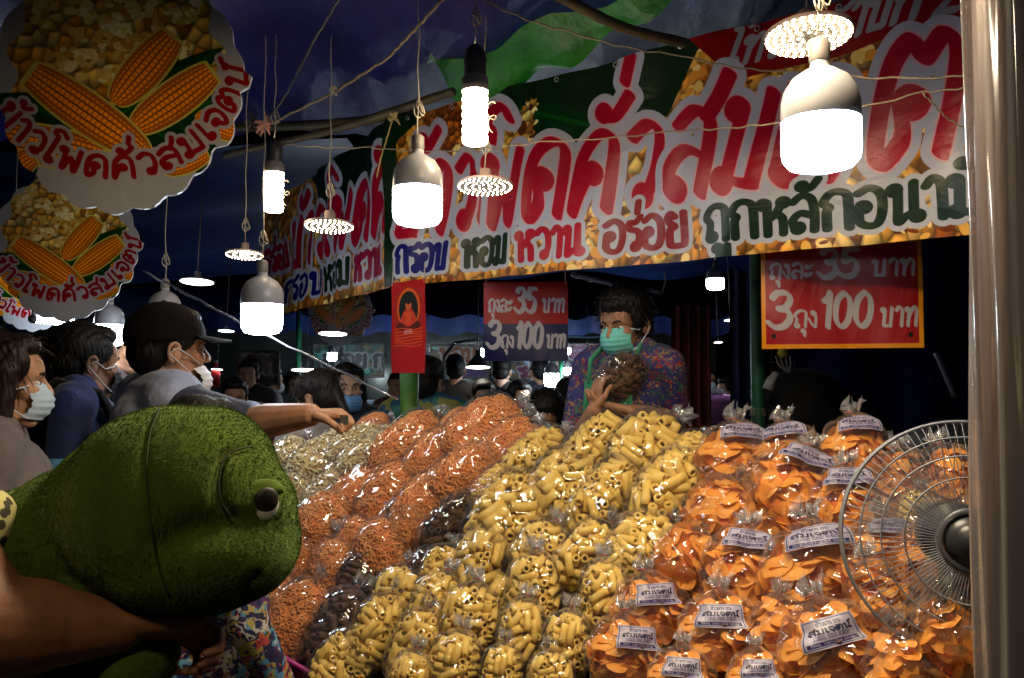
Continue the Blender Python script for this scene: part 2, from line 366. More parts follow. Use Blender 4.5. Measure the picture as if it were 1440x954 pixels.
        pal = np.array(pal, np.float32); i = (r * (len(pal) - 1)); i0 = np.clip(i.astype(int), 0, len(pal) - 2); fr = (i - i0)[..., None]
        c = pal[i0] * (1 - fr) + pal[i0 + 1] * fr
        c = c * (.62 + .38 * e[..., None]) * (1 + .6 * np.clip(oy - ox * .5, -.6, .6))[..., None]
        if mask is not None: mk = mask(X, Y)[..., None]; s.a[sl] = s.a[sl] * (1 - mk) + c * mk
        else: s.a[sl] = c
    def speck(s, n, cols, r0, r1, seed=3):
        g = np.random.default_rng(seed)
        for i in range(n):
            x, y, r = g.uniform(0, s.W), g.uniform(0, s.H), g.uniform(r0, r1); w = s.win(x - r, x + r, y - r, y + r)
            if not w: continue
            sl, X, Y = w; a = g.uniform(0, PI); k = g.uniform(.35, .9)
            u = (X - x) * math.cos(a) + (Y - y) * math.sin(a); v = -(X - x) * math.sin(a) + (Y - y) * math.cos(a)
            s.put(sl, (1 - np.hypot(u, v / k) / r) * r * s.k * .5, cols[g.integers(len(cols))])
GOLD = [(.74, .48, .14), (.86, .62, .24), (.68, .38, .09), (.80, .54, .17), (.92, .78, .46), (.55, .28, .07), (.78, .50, .15)]
POP = [(.85, .7, .3), (.75, .5, .1), (.9, .85, .55), (.6, .35, .06), (.88, .75, .35)]
WHT = (.62, .62, .62); RED = (.64, .012, .14); GRN = (.01, .13, .06); BLU = (.03, .05, .38)

class Panel:                                # an upright sheet between two ground points
    def __init__(s, A, B, z0, z1):
        s.A = Vector((*A, 0)); s.B = Vector((*B, 0)); s.z0, s.z1 = z0, z1; s.L = (s.B - s.A).length; s.d = (s.B - s.A) / s.L; s.n = Vector((s.d.y, -s.d.x, 0))
    def uv(s, px, py):                      # where a line of sight meets it, metres from its lower left
        r = P(px, py, 1) - Vector((0, 0, EYE)); o = Vector((0, 0, EYE)); t = (s.A - o).dot(s.n) / r.dot(s.n); q = o + r * t
        return ((q - s.A).dot(s.d), q.z - s.z0)
    def u(s, px): return s.uv(px, HOR)[0]
    def pt(s, u, v, off=0): return s.A + s.d * u + Vector((0, 0, s.z0 + v)) + s.n * off
# ------------------------------------------------------------------ the setting
def pattern_mat(name, cols, scale, rough=.7, dist=.6, bump=.2, stretch=(1, 1, 1)):
    m, t, b = new_mat(name); N = t.nodes; L = t.links
    tc = N.new('ShaderNodeTexCoord'); mp = N.new('ShaderNodeMapping'); mp.inputs['Scale'].default_value = stretch
    L.new(tc.outputs['Object'], mp.inputs[0])
    nz = N.new('ShaderNodeTexNoise'); nz.inputs['Scale'].default_value = scale * .7; nz.inputs['Detail'].default_value = 3; L.new(mp.outputs[0], nz.inputs['Vector'])
    mx = N.new('ShaderNodeMix'); mx.data_type = 'VECTOR'; mx.inputs[0].default_value = dist * .12
    L.new(mp.outputs[0], mx.inputs[4]); L.new(nz.outputs['Color'], mx.inputs[5])
    vo = N.new('ShaderNodeTexVoronoi'); vo.inputs['Scale'].default_value = scale; L.new(mx.outputs[1], vo.inputs['Vector'])
    sp = N.new('ShaderNodeSeparateColor'); L.new(vo.outputs['Color'], sp.inputs[0])
    rp = N.new('ShaderNodeValToRGB'); rp.color_ramp.interpolation = 'CONSTANT'; L.new(sp.outputs[0], rp.inputs[0])
    e = rp.color_ramp.elements
    for i, c in enumerate(cols):
        q = e[i] if i < 2 else e.new(i / len(cols)); q.position = i / len(cols); q.color = (*c, 1)
    L.new(rp.outputs[0], b.inputs['Base Color']); b.inputs['Roughness'].default_value = rough
    bp = N.new('ShaderNodeBump'); bp.inputs['Strength'].default_value = bump; L.new(nz.outputs['Fac'], bp.inputs['Height']); L.new(bp.outputs[0], b.inputs['Normal'])
    return m
ASPH = mat('asphalt', (.03, .03, .032), .85, .3, 3, .4, 120)
tag(obj('ground', mesh('ground', grid(lambda u, v: (-40 + 80 * u, -10 + 80 * v, 0), 8, 8), ASPH, False)), kind='structure')
def tarp(name, pts_fn, m, nu=40, nv=30, label=None, cat=None, group=None, kind=None):
    return tag(obj(name, mesh(name, grid(pts_fn, nu, nv), m)), label, cat, group, kind)
BLUE_T = mat('blue_tarp', (.007, .011, .115), .45, .25, 5, .5, 9, spec=.35, bdist=.03, stretch=(1, .35, 1))
GREEN_T = mat('green_tarp', (.012, .17, .012), .45, .3, 6, .5, 14, bdist=.03)
BAMBOO = mat('bamboo', (.055, .042, .016), .55, .3, 8, .3, 40)
ROPE = mat('rope', (.22, .17, .11), .8, .2, 60); WIRE = mat('wire', (.06, .055, .05), .5, .2, 60); CORD = mat('cord', (.35, .3, .22), .6, .2, 60)
CZ = 2.66
def canopy(u, v):
    x = -3.2 + 5.4 * u; y = -.6 + 4.75 * v
    return (x, y, CZ + .10 * math.sin(v * 9 + x) * .35 + .03 * math.sin(x * 6 + y * 2) + .02 * math.sin(x * 15) + .12 * (x + .3) * (x > -.3) * .3)
tarp('tarp_canopy', canopy, BLUE_T, 60, 50, 'dark blue tarpaulin roof stretched over the stall and its lamps', 'tarpaulin')
def green_t(u, v):                       # green sheet rolled along the top of the banner
    a = P(655, 150, 3.3); b = P(1010, -50, 2.55); p = a.lerp(b, u)
    n = Vector((-.55, -.75, 0)).normalized(); w = .03 + .30 * math.sin(PI * min(1, .2 + u * .8)) 
    return p + n * w * v * 1.1 + Vector((0, 0, .10 * v + .025 * math.sin(u * 22 + v * 5) * (1 - v * .3) - .05 * math.sin(v * 6 + u * 3)))
tarp('green_tarp', green_t, GREEN_T, 50, 16, 'bright green tarpaulin edge hanging in folds above the long banner', 'tarpaulin')
def pole(name, p0, p1, r, m, label, cat='pole', knots=6, wob=.01, group=None):
    p0 = Vector(p0); p1 = Vector(p1); n = 26; pts = []; rs = []
    for i in range(n + 1):
        t = i / n; pts.append(p0.lerp(p1, t) + Vector((math.sin(t * 7 + p0.x), 0, math.cos(t * 5))) * wob)
        rs.append(r * (1.12 if knots and i % max(1, n // knots) == 0 else 1))
    o = obj(name, mesh(name, tube(pts, rs, 10), m)); return tag(o, label, cat, group)
pole('bamboo_pole', P(300, 185, 3.9), P(600, 160, 3.5), .020, BAMBOO, 'bamboo pole tied under the blue tarpaulin behind the hanging lamps', 'pole')
pole('bamboo_pole', P(320, 222, 3.8), P(640, 130, 2.9), .015, BAMBOO, 'thin slanting bamboo pole crossing below the thicker one under the tarpaulin', 'pole')
pole('bamboo_pole', P(730, -20, 2.3), P(960, 62, 2.55), .015, BAMBOO, 'short dark bamboo pole crossing the green tarpaulin at the top', 'pole')

# ---- long front banner and the side banner that runs off behind it
HB = .36
Dl, Dr = .36 * FPX / (530 - 404), .36 * FPX / (530 - 331)
FRONT = Panel(XY(540, Dl), XY(1400, Dr * .975), EYE + HB, EYE + HB + .69)
Al = XY(546, Dl); d2 = Vector((-.5, .87)).normalized()
_far = XY(372, .36 * FPX / (530 - 448))
SIDE = Panel(_far, Al, EYE + HB, EYE + HB + .69)
def banner_uv(pan, pts): return [pan.uv(*q) for q in pts]
pr = Print(FRONT.L, .69, 900, (.6, .35, .08))
def fu(px, py=380): return FRONT.uv(px, py)
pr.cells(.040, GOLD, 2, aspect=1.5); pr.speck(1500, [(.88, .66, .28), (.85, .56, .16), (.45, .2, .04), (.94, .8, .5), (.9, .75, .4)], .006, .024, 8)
pr.poly(banner_uv(FRONT, [(560, 330), (560, 200), (640, 90), (720, 150), (750, 195), (850, 205), (940, 160), (960, 120), (990, 60), (985, 20), (800, -40), (500, 0), (500, 330)]), (.015, .13, .015))
pr.poly(banner_uv(FRONT, [(530, 410), (530, 240), (575, 240), (590, 330), (570, 380), (548, 412)]), (.01, .12, .02))
pr.lens(fu(700, 150), fu(900, 190), .05, (.01, .17, .02)); pr.lens(fu(545, 400), fu(600, 250), .02, (.01, .2, .03))
pr.cells(.026, [(.5, .22, .03), (.75, .42, .1), (.35, .14, .02)], 9, aspect=1., x0=fu(618,175)[0]-.12, x1=fu(618,175)[0]+.12, y0=.3, mask=lambda X, Y: (((X - fu(618, 175)[0]) / .11) ** 2 + ((Y - fu(618, 175)[1]) / .12) ** 2 < 1).astype(float))
for q, r in (((700, 190), .07), ((735, 180), .06), ((715, 160), .035), ((745, 150), .03)):     # popped corn
    c = fu(*q)
    pr.cells(.03, POP, 4, x0=c[0]-.1, x1=c[0]+.1, y0=c[1]-.1, y1=c[1]+.1, mask=lambda X, Y: (np.hypot(X - c[0], Y - c[1]) < r * (1 + .2 * np.sin(9 * np.arctan2(Y - c[1], X - c[0])))).astype(float))
    pr.poly([(c[0] + math.cos(a) * r * .35, c[1] + math.sin(a) * r * .45) for a in np.linspace(0, 6.1, 12)], (.25, .07, .01), .8)
pr.poly(banner_uv(FRONT, [(965, 50), (1060, -60), (1420, -90), (1420, -5), (1365, 20), (1200, 70), (1045, 108), (1010, 90)]), (.5, .012, .015))
rs = (fu(1365, 20)[1] - fu(1045, 90)[1]) / (fu(1365, 20)[0] - fu(1045, 90)[0])
pr.text('โทร', fu(1020, 90)[0], fu(1085, 60)[0] + .02, fu(1030, 90)[1], .075, (.011, .007, .6), (.55, .55, .58), shear=.35)
pr.text('ราบก 25', fu(1160, 60)[0], fu(1390, 20)[0], fu(1180, 52)[1], .09, (.013, .008, .6), (.55, .55, .58), shear=.35)
GC = (.66, .66, .72)
def big(txt, pa, pb, ya, hh):
    (ua, va), (ub, _) = fu(*pa), fu(*pb)
    pr.text(txt, ua, ub, ya, hh, (.0265, .0105, -.75), RED, [(.030, GC), (.006, (.8, .6, .62))], shear=.22)
base = fu(880, 290)[1]
big('ข้าวโ', (553, 320), (690, 320), base + .005, .26)
big('พดคั่ว', (668, 300), (925, 290), base, .255)
big('สมเจ', (930, 280), (1188, 270), base + .005, .275)
big('ต', (1205, 230), (1350, 220), base + .02, .31)
big('น์', (1362, 230), (1500, 220), base + .02, .31)
def small(txt, pxa, pxb, col, y=.052, h=.1, pen=(.0140, .0098, 0), pp=pr, pan=FRONT, out=.015, sh=.0):
    pp.text(txt, pan.uv(pxa, 380)[0], pan.uv(pxb, 380)[0], y, h, pen, col, [(out, (.68, .68, .72))], shear=sh)
for i, (t_, a, b, c) in enumerate([('กรอบ', 562, 630, BLU), ('หอม', 650, 714, GRN), ('หวาน', 727, 822, RED), ('อร่อย', 846, 968, (.5, .02, .03)), ('ถูกหลักอนามัย', 992, 1450, GRN)]):
    small(t_, a, b, c)
BN = lambda nm, p, s: img_mat(nm, p.a, .36, .16, 3.5, 0, .32, .12, (1, 1, 2.2), .05)
def banner_obj(name, pan, H, m, label, amp=.012, tk=0, nu=150, nv=40, cat='banner'):
    def f(u, v):
        U = u * pan.L; V = v * H
        w_ = amp * (math.sin(U * 9 + V * 4) + .6 * math.sin(U * 23 - V * 9) + .5 * math.sin(V * 14 + U * 3)) 
        sag = -.006 * abs(math.sin(U * 4.2)) * v
        return pan.pt(U, V + sag, w_)
    o = tag(obj(name, mesh(name, grid(f, nu, nv), m)), label, cat); return o, f
fb, ffn = banner_obj('printed_banner', FRONT, .69, BN('front_print', pr, 1), 'long printed vinyl banner with huge red lettering over golden corn, hung above the stall')
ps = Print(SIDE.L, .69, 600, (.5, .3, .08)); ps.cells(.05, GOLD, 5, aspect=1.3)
ps.poly([(SIDE.L * .45, .69), (SIDE.L * .6, .4), (SIDE.L * .9, .45), (SIDE.L, .3), (SIDE.L, .69)], (.01, .09, .02))
ps.text('ข้าวโพดคั่', SIDE.u(408), SIDE.L * 1.0, .25, .24, (.035, .016, -.75), RED, [(.03, GC)], shear=.2)
ps.text('อร่อย', SIDE.u(372), SIDE.u(404), .28, .13, (.03, .012, -.3), RED, [(.03, GC)])
for t_, a, b, c in [('กรอบ', 398, 450, BLU), ('หอม', 452, 492, GRN), ('หวาน', 498, 538, (.55, .02, .2))]:
    small(t_, a, b, c, .07, .11, (.022, .012, 0), ps, SIDE, .018, .15)
banner_obj('printed_banner', SIDE, .69, BN('side_print', ps, 1), 'side banner with the same red lettering running back behind the hanging lamps, in shade', .01)
EYELET = mat('eyelet', (.5, .5, .5), .35, .1, metal=1)
for k in range(9):
    u = (k + .5) / 9; c = ffn(u, .985)
    part('eyelet', tube([c + FRONT.n * .004 + Vector((0, 0, -.005)) + Vector((0, 0, .008 * math.cos(a))) + FRONT.d * .008 * math.sin(a) for a in np.linspace(0, 2 * PI, 9)], .0025, 5, False), EYELET, fb)

# ---- hanging price signs and the red devotional picture
def hung_sign(label, px0, px1, pytop, pybot, D, prn, m, cat='price sign', name='price_sign', curl=.006, skew=0):
    a = XY(px0, D); b = XY(px1, D * (1 - skew)); zt = P(px0, pytop, D).z; zb = P(px0, pybot, D).z
    pan = Panel(a, b, zb, zt); H = zt - zb
    def f(u, v):
        U = u * pan.L; V = v * H
        return pan.pt(U, V + .0, curl * math.sin(U * 17 + V * 6) + curl * math.sin(V * 20 + U * 8) * .5)
    t = thing(name, label, cat, tuple(pan.pt(pan.L / 2, H)))
    part('printed_sheet', grid(f, 40, 30), m, t)
    for s in (.03, .97):
        c = f(s, .97); part('tie_string', tube([c, c + Vector((0, .01, .03)), c + Vector((0, .02, .07))], .0022, 5), CORD, t)
    return t, pan, f
def price_art(W, H, kind):
    p = Print(W, H, 900 if W < .6 else 700, (.55, .012, .02)); wc = (.62, .6, .62)
    if kind == 1:
        p.poly([(0, 0), (W, 0), (W, H * .47), (0, H * .47)], (.022, .016, .24))
    else:
        p.poly([(0, 0), (W, 0), (W, H), (0, H)], (.8, .5, .03)); e = .014
        p.poly([(e, e), (W - e, e), (W - e, H - e), (e, H - e)], (.55, .01, .035))
        for q in ((.04, .04), (W - .04, .04)): p.poly([(q[0] + .008 * math.cos(a), q[1] + .008 * math.sin(a)) for a in np.linspace(0, 6, 10)], (.02, .01, .01))
    s = H
    rows = [(.62, .30), (.17, .30)] if kind == 1 else [(.66, .26), (.2, .3)]
    pen = lambda k: (s * .030 * k, s * .018 * k, -.7)
    (y1, h1), (y2, h2) = rows
    sh = .1
    p.text('ถุงละ', W * .05, W * .33, s * y1, s * h1 * .52, pen(.6), wc, shear=sh)
    p.text('35', W * .36, W * .62, s * y1, s * h1 * .85, pen(1.15), wc, shear=sh)
    p.text('บาท', W * .69, W * .96, s * y1, s * h1 * .55, pen(.65), wc, shear=sh)
    p.text('3', W * .03, W * .20, s * y2, s * h2 * .92, pen(1.25), wc, shear=sh)
    p.text('ถุง', W * .2, W * .36, s * y2, s * h2 * .5, pen(.6), wc, shear=sh)
    p.text('100', W * .37, W * .70, s * y2, s * h2 * .9, pen(1.1), wc, shear=sh)
    p.text('บาท', W * .74, W * .97, s * y2, s * h2 * .55, pen(.65), wc, shear=sh)
    return p
p1 = price_art(.36, .32, 1); PM1 = img_mat('price_print_blue', p1.a, .42, .25, 6, 0, .3, .1, (1, 1, .5), .03)
hung_sign('small price sign, red above and dark blue below, hanging under the long banner', 680, 799, 396, 508, 3.2, None, PM1)
p2 = price_art(.52, .34, 2); PM2 = img_mat('price_print_red', p2.a, .38, .3, 5, 0, .35, .1, (1, 1, .4), .03)
hung_sign('large red price sign with a yellow border hanging at the right end of the banner', 1072, 1300, 341, 491, 2.60, None, PM2, skew=.045)
# seated figure picture
pb = Print(.18, .39, 900, (.6, .012, .01)); W, H = .18, .39
pb.poly([(.02, .1), (W - .025, .12), (W - .02, .34), (W / 2, .37), (.02, .34)], (.55, .09, .02))
def ring(cx, cy, rx, ry): return [(cx + rx * math.cos(a), cy + ry * math.sin(a)) for a in np.linspace(0, 2 * PI, 24)[:-1]]
pb.poly(ring(.09, .275, .06, .085), (.75, .3, .04)); pb.poly(ring(.09, .272, .05, .075), (.03, .05, .02))
pb.poly(ring(.09, .2, .062, .024), (.28, .03, .02)); pb.poly(ring(.09, .235, .034, .04), (.65, .12, .03)); pb.poly(ring(.09, .285, .016, .02), (.7, .3, .15)); pb.poly(ring(.09, .303, .012, .012), (.08, .03, .02))
pb.poly([(.07, .26), (.11, .26), (.1, .21), (.075, .21)], (.75, .25, .1)); pb.strokes([[(.065, .25), (.055, .22), (.085, .205)], [(.115, .25), (.125, .22), (.095, .205)]], (.006, .006, 0), (.7, .2, .08))
for i in range(7): pb.strokes([[(.02 + .02 * k, .115 + i * .012 + .004 * math.sin(k + i)) for k in range(8)]], (.002, .002, 0), (.8, .25, .04))
pb.poly([(.07, .165), (.11, .168), (.108, .185), (.072, .182)], (.8, .5, .5))
for i in range(2): pb.strokes([[(.075, .17 + i * .008), (.105, .172 + i * .008)]], (.0014, .0014, 0), (.5, .02, .05))
PMB = img_mat('devotional_print', pb.a, .75, .3, 6, 0, .2, .1)
hung_sign('red cloth picture of a seated golden figure, tied to the green post', 551, 597, 398, 525, 3.35, None, PMB, 'picture', 'hanging_picture', .004, .05)

# ---- green posts
GP = mat('green_paint', (.03, .16, .035), .5, .35, 9, .3, 30, col2=(.10, .22, .03)); GP2 = mat('dark_green_paint', (.01, .09, .04), .45, .3, 9)
p = XY(576, 3.5); post = pole('green_post', (p[0], p[1], 0), (p[0], p[1], 2.6), .036, GP, 'thick green bamboo post at the banner corner, behind the red picture', 'post', 5, .004)
p = XY(1066, 3.3); pole('green_post', (p[0], p[1], 0), (p[0], p[1], 2.45), .026, GP2, 'slim dark green post beside the large red price sign', 'post', 0, .002)
part('string_tie', merge(*[tube([P(1066, 575 + k * 3, 3.3) + Vector((.03 * math.cos(a), .03 * math.sin(a), 0)) for a in np.linspace(0, 2 * PI, 12)], .002, 5, False) for k in range(4)]), CORD, bpy.data.objects['green_post.001'])
# vertical drapes behind the vendor
def drape(label, px0, px1, py0, py1, D, m, folds=5, amp=.03, name='curtain', cat='curtain'):
    a = P(px0, py0, D); b = P(px1, py1, D)
    def f(u, v):
        return (a.x + (b.x - a.x) * u, a.y + amp * math.sin(u * folds * 2 * PI) * (1 - .3 * v) + .02 * math.sin(v * 3), b.z + (a.z - b.z) * v)
    return tarp(name, f, m, folds * 10, 10, label, cat)
CL_R = mat('red_cloth', (.14, .02, .02), .8, .4, 6, .3, 30); CL_B = mat('blue_cloth', (.012, .02, .12), .6, .35, 4, .4, 10); CL_N = mat('navy_tarp', (.010, .018, .17), .35, .3, 3, .6, 5, bdist=.05)
drape('dark red curtain hanging behind the vendor', 944, 1000, 430, 760, 4.1, CL_R, 4, .03)
drape('narrow blue curtain beside the slim green post', 1026, 1058, 380, 700, 4.3, CL_B, 2, .02)
drape('wide navy blue tarpaulin wall at the back of the stall on the right', 1108, 1900, 330, 900, 4.9, CL_N, 7, .04, 'tarp_wall', 'tarpaulin')
BLK = mat('black_cloth', (.006, .006, .007), .85, .2, 8, .2, 40, sheen=.1)
# ------------------------------------------------------------------ lamps
COOL = (.78, .9, 1.0); WARM = (1.0, .80, .52); NEUT = (1.0, .9, .75)
LBODY = mat('lamp_white_plastic', (.28, .28, .30), .35, .05, 20); LDARK = mat('lamp_black_tape', (.02, .02, .02), .5, .2, 30); LBASE = mat('lamp_socket', (.16, .14, .13), .5, .15, 30)
E_COOL = emis('cool_diffuser', COOL, 26); E_COOL_FAR = emis('cool_diffuser_far', COOL, 110); E_WARM = emis('warm_corn_glow', WARM, 38); E_LED = emis('warm_led', WARM, 520); E_LED2 = emis('warm_led_far', WARM, 75)
E_DISC = emis('warm_disc_glow', NEUT, 16); E_KEY = emis('unseen_key_glow', (1.0, .80, .52), 165); E_FRONT = emis('unseen_fill_glow', (1.0, .82, .58), 60); DISC = mat('disc_face', (.16, .14, .12), .4, .05, 20); DISCRIM = mat('disc_rim', (.35, .25, .22), .4, .1, 20)  # key and front glows belong to the added lamps out of view
def hang_wire(t, top, p, loops=True, r=.0022, to=None):
    pts = []; n = 14; top = Vector(top); e = Vector(to) if to else Vector((top.x, top.y, CZ + .02))
    for i in range(n + 1):
        q = top.lerp(e, i / n); q += Vector((math.sin(i * 1.3 + top.x * 9), math.cos(i * .9), 0)) * .0025; pts.append(q)
    g = [tube(pts, r, 6)]
    if loops:
        c = top + Vector((0, 0, .07))
        for k in range(3):
            g.append(tube([c + Vector((.011 * math.cos(a + k) + .004 * k, .008 * math.sin(a * 1.3), .022 * math.sin(a) + .006 * k)) for a in np.linspace(0, 2 * PI, 12)], r * .9, 5, False))
    part('wire', merge(*g), CORD, t)
def bulb(label, px, py_bot, wpx, D, far=False, fins=0, group='white capsule bulbs over the stall', frac=1.0, to=None, wire=True):
    r = wpx / 2 * D / FPX; c = P(px, py_bot, D); h = r * 1.75 * frac * (1 if far else .86)
    t = thing('capsule_bulb', label, 'bulb', tuple(c), group)
    n = 32 if not far else 16
    T = Matrix.Translation(c)
    dif = [(1e-4, 0), (r * .5, .01 * r), (r * .82, r * .10), (r * .96, r * .28), (r, r * .5), (r, h)]
    part('diffuser', lathe(dif, n, T), E_COOL_FAR if far else E_COOL, t)
    hs = [(r * .985, h - .001), (r * 1.01, h + r * .03), (r * .99, h + r * .5), (r * .92, h + r * .8), (r * .72, h + r * 1.12), (r * .42, h + r * 1.32), (r * .25, h + r * 1.42), (r * .23, h + r * 1.6)]
    part('housing', lathe(hs, 96 if fins else n, T, .035 if fins else 0, fins), LBODY, t)
    part('socket', lathe([(r * .25, h + r * 1.58), (r * .27, h + r * 1.62), (r * .26, h + r * 2.1), (r * .16, h + r * 2.2), (.001, h + r * 2.21)], 14, T), LBASE, t)
    if wire and not far: hang_wire(t, c + Vector((0, 0, h + r * 2.2)), None, to=to)
    elif wire: part('wire', tube([c + Vector((0, 0, h + r * 2.1)), c + Vector((0, 0, h + r * 2.1 + .35))], .004, 5), WIRE, t)
    return t
bulb('largest round white bulb, in front of the right half of the long banner', 1155, 240, 108, 1.5, frac=.86)
bulb('large white bulb hanging before the left end of the long banner', 587, 318, 70, 2.4)
bulb('white bulb with a ribbed housing below the side banner', 368, 471, 57, 2.85, fins=24)
bulb('white bulb at the left above the man with the backpack', 153, 487, 40, 3.5)
bulb('white bulb mostly hidden behind the dark cap', 231, 470, 44, 3.3, frac=.9)
bulb('white bulb glowing just right of the vendor under the banner', 1006, 408, 25, 5.2, True, frac=.7, group='distant white bulbs')
FARB = [(467, 508, 13, 8.2, 'small square looking white bulb far behind the side banner'), (601, 514, 12, 8.2, 'distant white bulb just right of the red picture'),
 (683, 502, 13, 7.5, 'distant white bulb near the left edge of the blue price sign'), (797, 499, 11, 8.5, 'distant white bulb touching the right edge of the blue price sign'),
 (826, 507, 12, 8.0, 'distant white bulb left of the vendor face'), (798, 527, 11, 9.0, 'small low distant bulb left of the vendor'),
 (776, 544, 21, 6.2, 'nearer white bulb hanging in the dark below the blue price sign'), (645, 537, 6, 11, 'tiny far white bulb above the man in the flowered shirt'), (534, 531, 6, 11, 'tiny far white bulb right of the woman with the blue mask'),
 (611, 497, 6, 11, 'tiny far bulb upper right of the red picture'), (660, 494, 6, 11, 'tiny far bulb left of the blue price sign'), (160, 289, 5, 9, 'tiny light point between the two nearest corn cutout signs')]
for x, y, w_, D, l in FARB: bulb(l, x, y, w_, D, True, group='distant white bulbs')
def corn_bulb(label, px, py0, py1, wpx, D):
    r = wpx / 2 * D / FPX; b = P(px, py1, D); h = (py1 - py0) * D / FPX; T = Matrix.Translation(b)
    t = thing('corn_bulb', label, 'bulb', tuple(b), 'warm cylinder bulbs')
    prof = [(1e-4, 0), (r * .8, .002), (r * .97, r * .2)]; k = 14
    for i in range(k): z = r * .2 + (h - r * .2) * i / (k - 1); prof += [(r * (1.0 if i % 2 else .93), z)]
    part('led_tube', lathe(prof, 20, T), E_WARM, t)
    part('collar', lathe([(r * .98, h), (r * 1.04, h + r * .05), (r * 1.0, h + r * 1.0), (r * .8, h + r * 1.15), (r * .75, h + r * 1.2)], 20, T, .04, 10), LBASE, t)
    part('taped_socket', lathe([(r * .8, h + r * 1.18), (r * .86, h + r * 1.3), (r * .82, h + r * 2.0), (r * .88, h + r * 2.3), (r * .8, h + r * 3.0), (r * .5, h + r * 3.5), (r * .12, h + r * 3.7)], 14, T), LDARK, t)
    hang_wire(t, b + Vector((0, 0, h + r * 3.7)), None, True)
    c = b + Vector((r * 1.2, -.01, h * .75))
    part('loose_wire', tube([c + Vector((.012 * math.cos(a) + .003 * a * .2, 0, .014 * math.sin(a) - .006 * a)) for a in np.linspace(0, 11, 30)], .0018, 5), CORD, t)
corn_bulb('glowing warm cylinder bulb with black taped socket before the banner', 668, 128, 204, 37, 2.35)
corn_bulb('smaller warm cylinder bulb hanging left of the side banner', 385, 243, 299, 27, 2.9)
def disc_lamp(label, px, py, wpx, D, rings=4, em=None, far=False, solid=False, name='disc_lamp', group='flat round lamps', cone=False, tiltv=-.12):
    r = wpx / 2 * D / FPX; c = P(px, py, D); T = Matrix.Translation(c) @ Matrix.Rotation(tiltv, 4, 'X')
    t = thing(name, label, 'lamp', tuple(c), group)
    hh = r * (.9 if cone else .13)
    part('shade', lathe([(r * .985, .0), (r, .003 + r * .04), (r * .9, r * (.2 if cone else .08)), (r * .35, hh), (r * .22, hh + r * .12), (r * .2, hh + r * .5), (.001, hh + r * .52)], 32, T), LDARK if cone else DISCRIM if not far else LBODY, t)
    if solid: part('glow_plate', lathe([(1e-4, -.002), (r * .6, -.002), (r * .97, .001)], 24, T), em or E_DISC, t)
    else:
        part('face_plate', lathe([(1e-4, -.001), (r * .97, .0)], 32, T), DISC, t)
        gs = []
        dot = r * .034
        for k in range(rings):
            rr = r * (.22 + .7 * k / (rings - 1)); n = max(6, int(2 * PI * rr / (r * .185)))
            for j in range(n):
                a = 2 * PI * j / n + k * .3; q = (rr * math.cos(a), rr * math.sin(a), -.001)
                gs.append(([(q[0] + dot * math.cos(b), q[1] + dot * math.sin(b), q[2]) for b in (0, 1.05, 2.1, 3.14, 4.2, 5.25)] + [(q[0], q[1], q[2] - dot * .6)], [(i, (i + 1) % 6, 6) for i in range(6)]))
        part('led', xf(merge(*gs), T), em or E_LED, t)['kind'] = 'stuff'
    if not far: hang_wire(t, T @ Vector((0, 0, hh + r * .5)), None, True, .002)
    else: part('wire', tube([T @ Vector((0, 0, hh + r * .5)), T @ Vector((0, 0, hh + r * .5 + .5))], .004, 5), WIRE, t)
    return t
disc_lamp('brightest flat round lamp dotted with LEDs, above the largest white bulb', 1137, 52, 122, 1.85, 5)
disc_lamp('flat LED dot lamp just below the glowing taped cylinder bulb', 682, 263, 80, 2.6, 4, E_LED2)
disc_lamp('flat LED dot lamp in front of the side banner', 463, 319, 70, 2.9, 4, E_LED2)
disc_lamp('flat LED dot lamp hanging by a looped cord left of the side banner', 344, 359, 53, 3.3, 3, E_LED2)
disc_lamp('plain glowing round lamp in the dark right of the corn cutout signs', 277, 397, 46, 4.2, solid=True, far=True)
disc_lamp('glowing round lamp in front of the small distant corn cutout', 468, 470, 40, 5.0, solid=True, far=True)
disc_lamp('glowing round lamp above the woman looking down', 430, 521, 40, 6.0, solid=True, far=True)
disc_lamp('round lamp with black cone shade left of the blue price sign', 672, 517, 35, 6.0, solid=True, far=True, cone=True)
disc_lamp('small glowing round lamp at the tip of the dark cap', 318, 466, 22, 5.0, solid=True, far=True)
disc_lamp('small cool lamp below the left string of bulbs', 305, 520, 16, 7.0, solid=True, far=True)
disc_lamp('small yellow lamp far right of the vendor', 1027, 451, 17, 6.0, solid=True, far=True)
disc_lamp('tiny white lamp hanging below the yellow one right of the vendor', 1010, 482, 12, 6.5, solid=True, far=True)
for x, y, D, l in ((800, -150, 1.50, 'added flat round lamp, out of view, lighting the left middle of the heap'), (1060, -190, 1.38, 'added flat round lamp, out of view, lighting the right middle of the heap')):
    disc_lamp(l, x, y, .2 / D * FPX, D, 5, solid=True, em=E_KEY)  # two unseen lamps added to brighten the heap from above
def tube_light(label, a, b, r=.013):
    t = thing('tube_light', label, 'tube light', tuple((Vector(a) + Vector(b)) / 2), 'straight tube lights')
    d = (Vector(b) - Vector(a)).normalized()
    part('glass_tube', tube([Vector(a) + d * .02, Vector(b) - d * .02], r, 10), E_COOL_FAR, t)
    part('batten', tube([Vector(a) + Vector((0, .0, r * 2)), Vector(b) + Vector((0, .0, r * 2))], r * .8, 6), LBODY, t)
    for q in (a, b): part('end_cap', ell(q, (r * 1.3,) * 3, nu=8, nv=6), LDARK, t)
for x_, y_, l in ((-.3, .0, 'added flat round lamp over the viewer, out of view, lighting the foreground'),):
    t = disc_lamp(l, 720, 100, 100, 2.4, solid=True, em=E_FRONT, tiltv=0); t.location = (x_, y_, 2.3)  # unseen lamp added as fill for the arm and toy in front
tube_light('bright tube light under the smallest left corn cutout', P(46, 449, 3.7), P(108, 455, 3.9), .015)
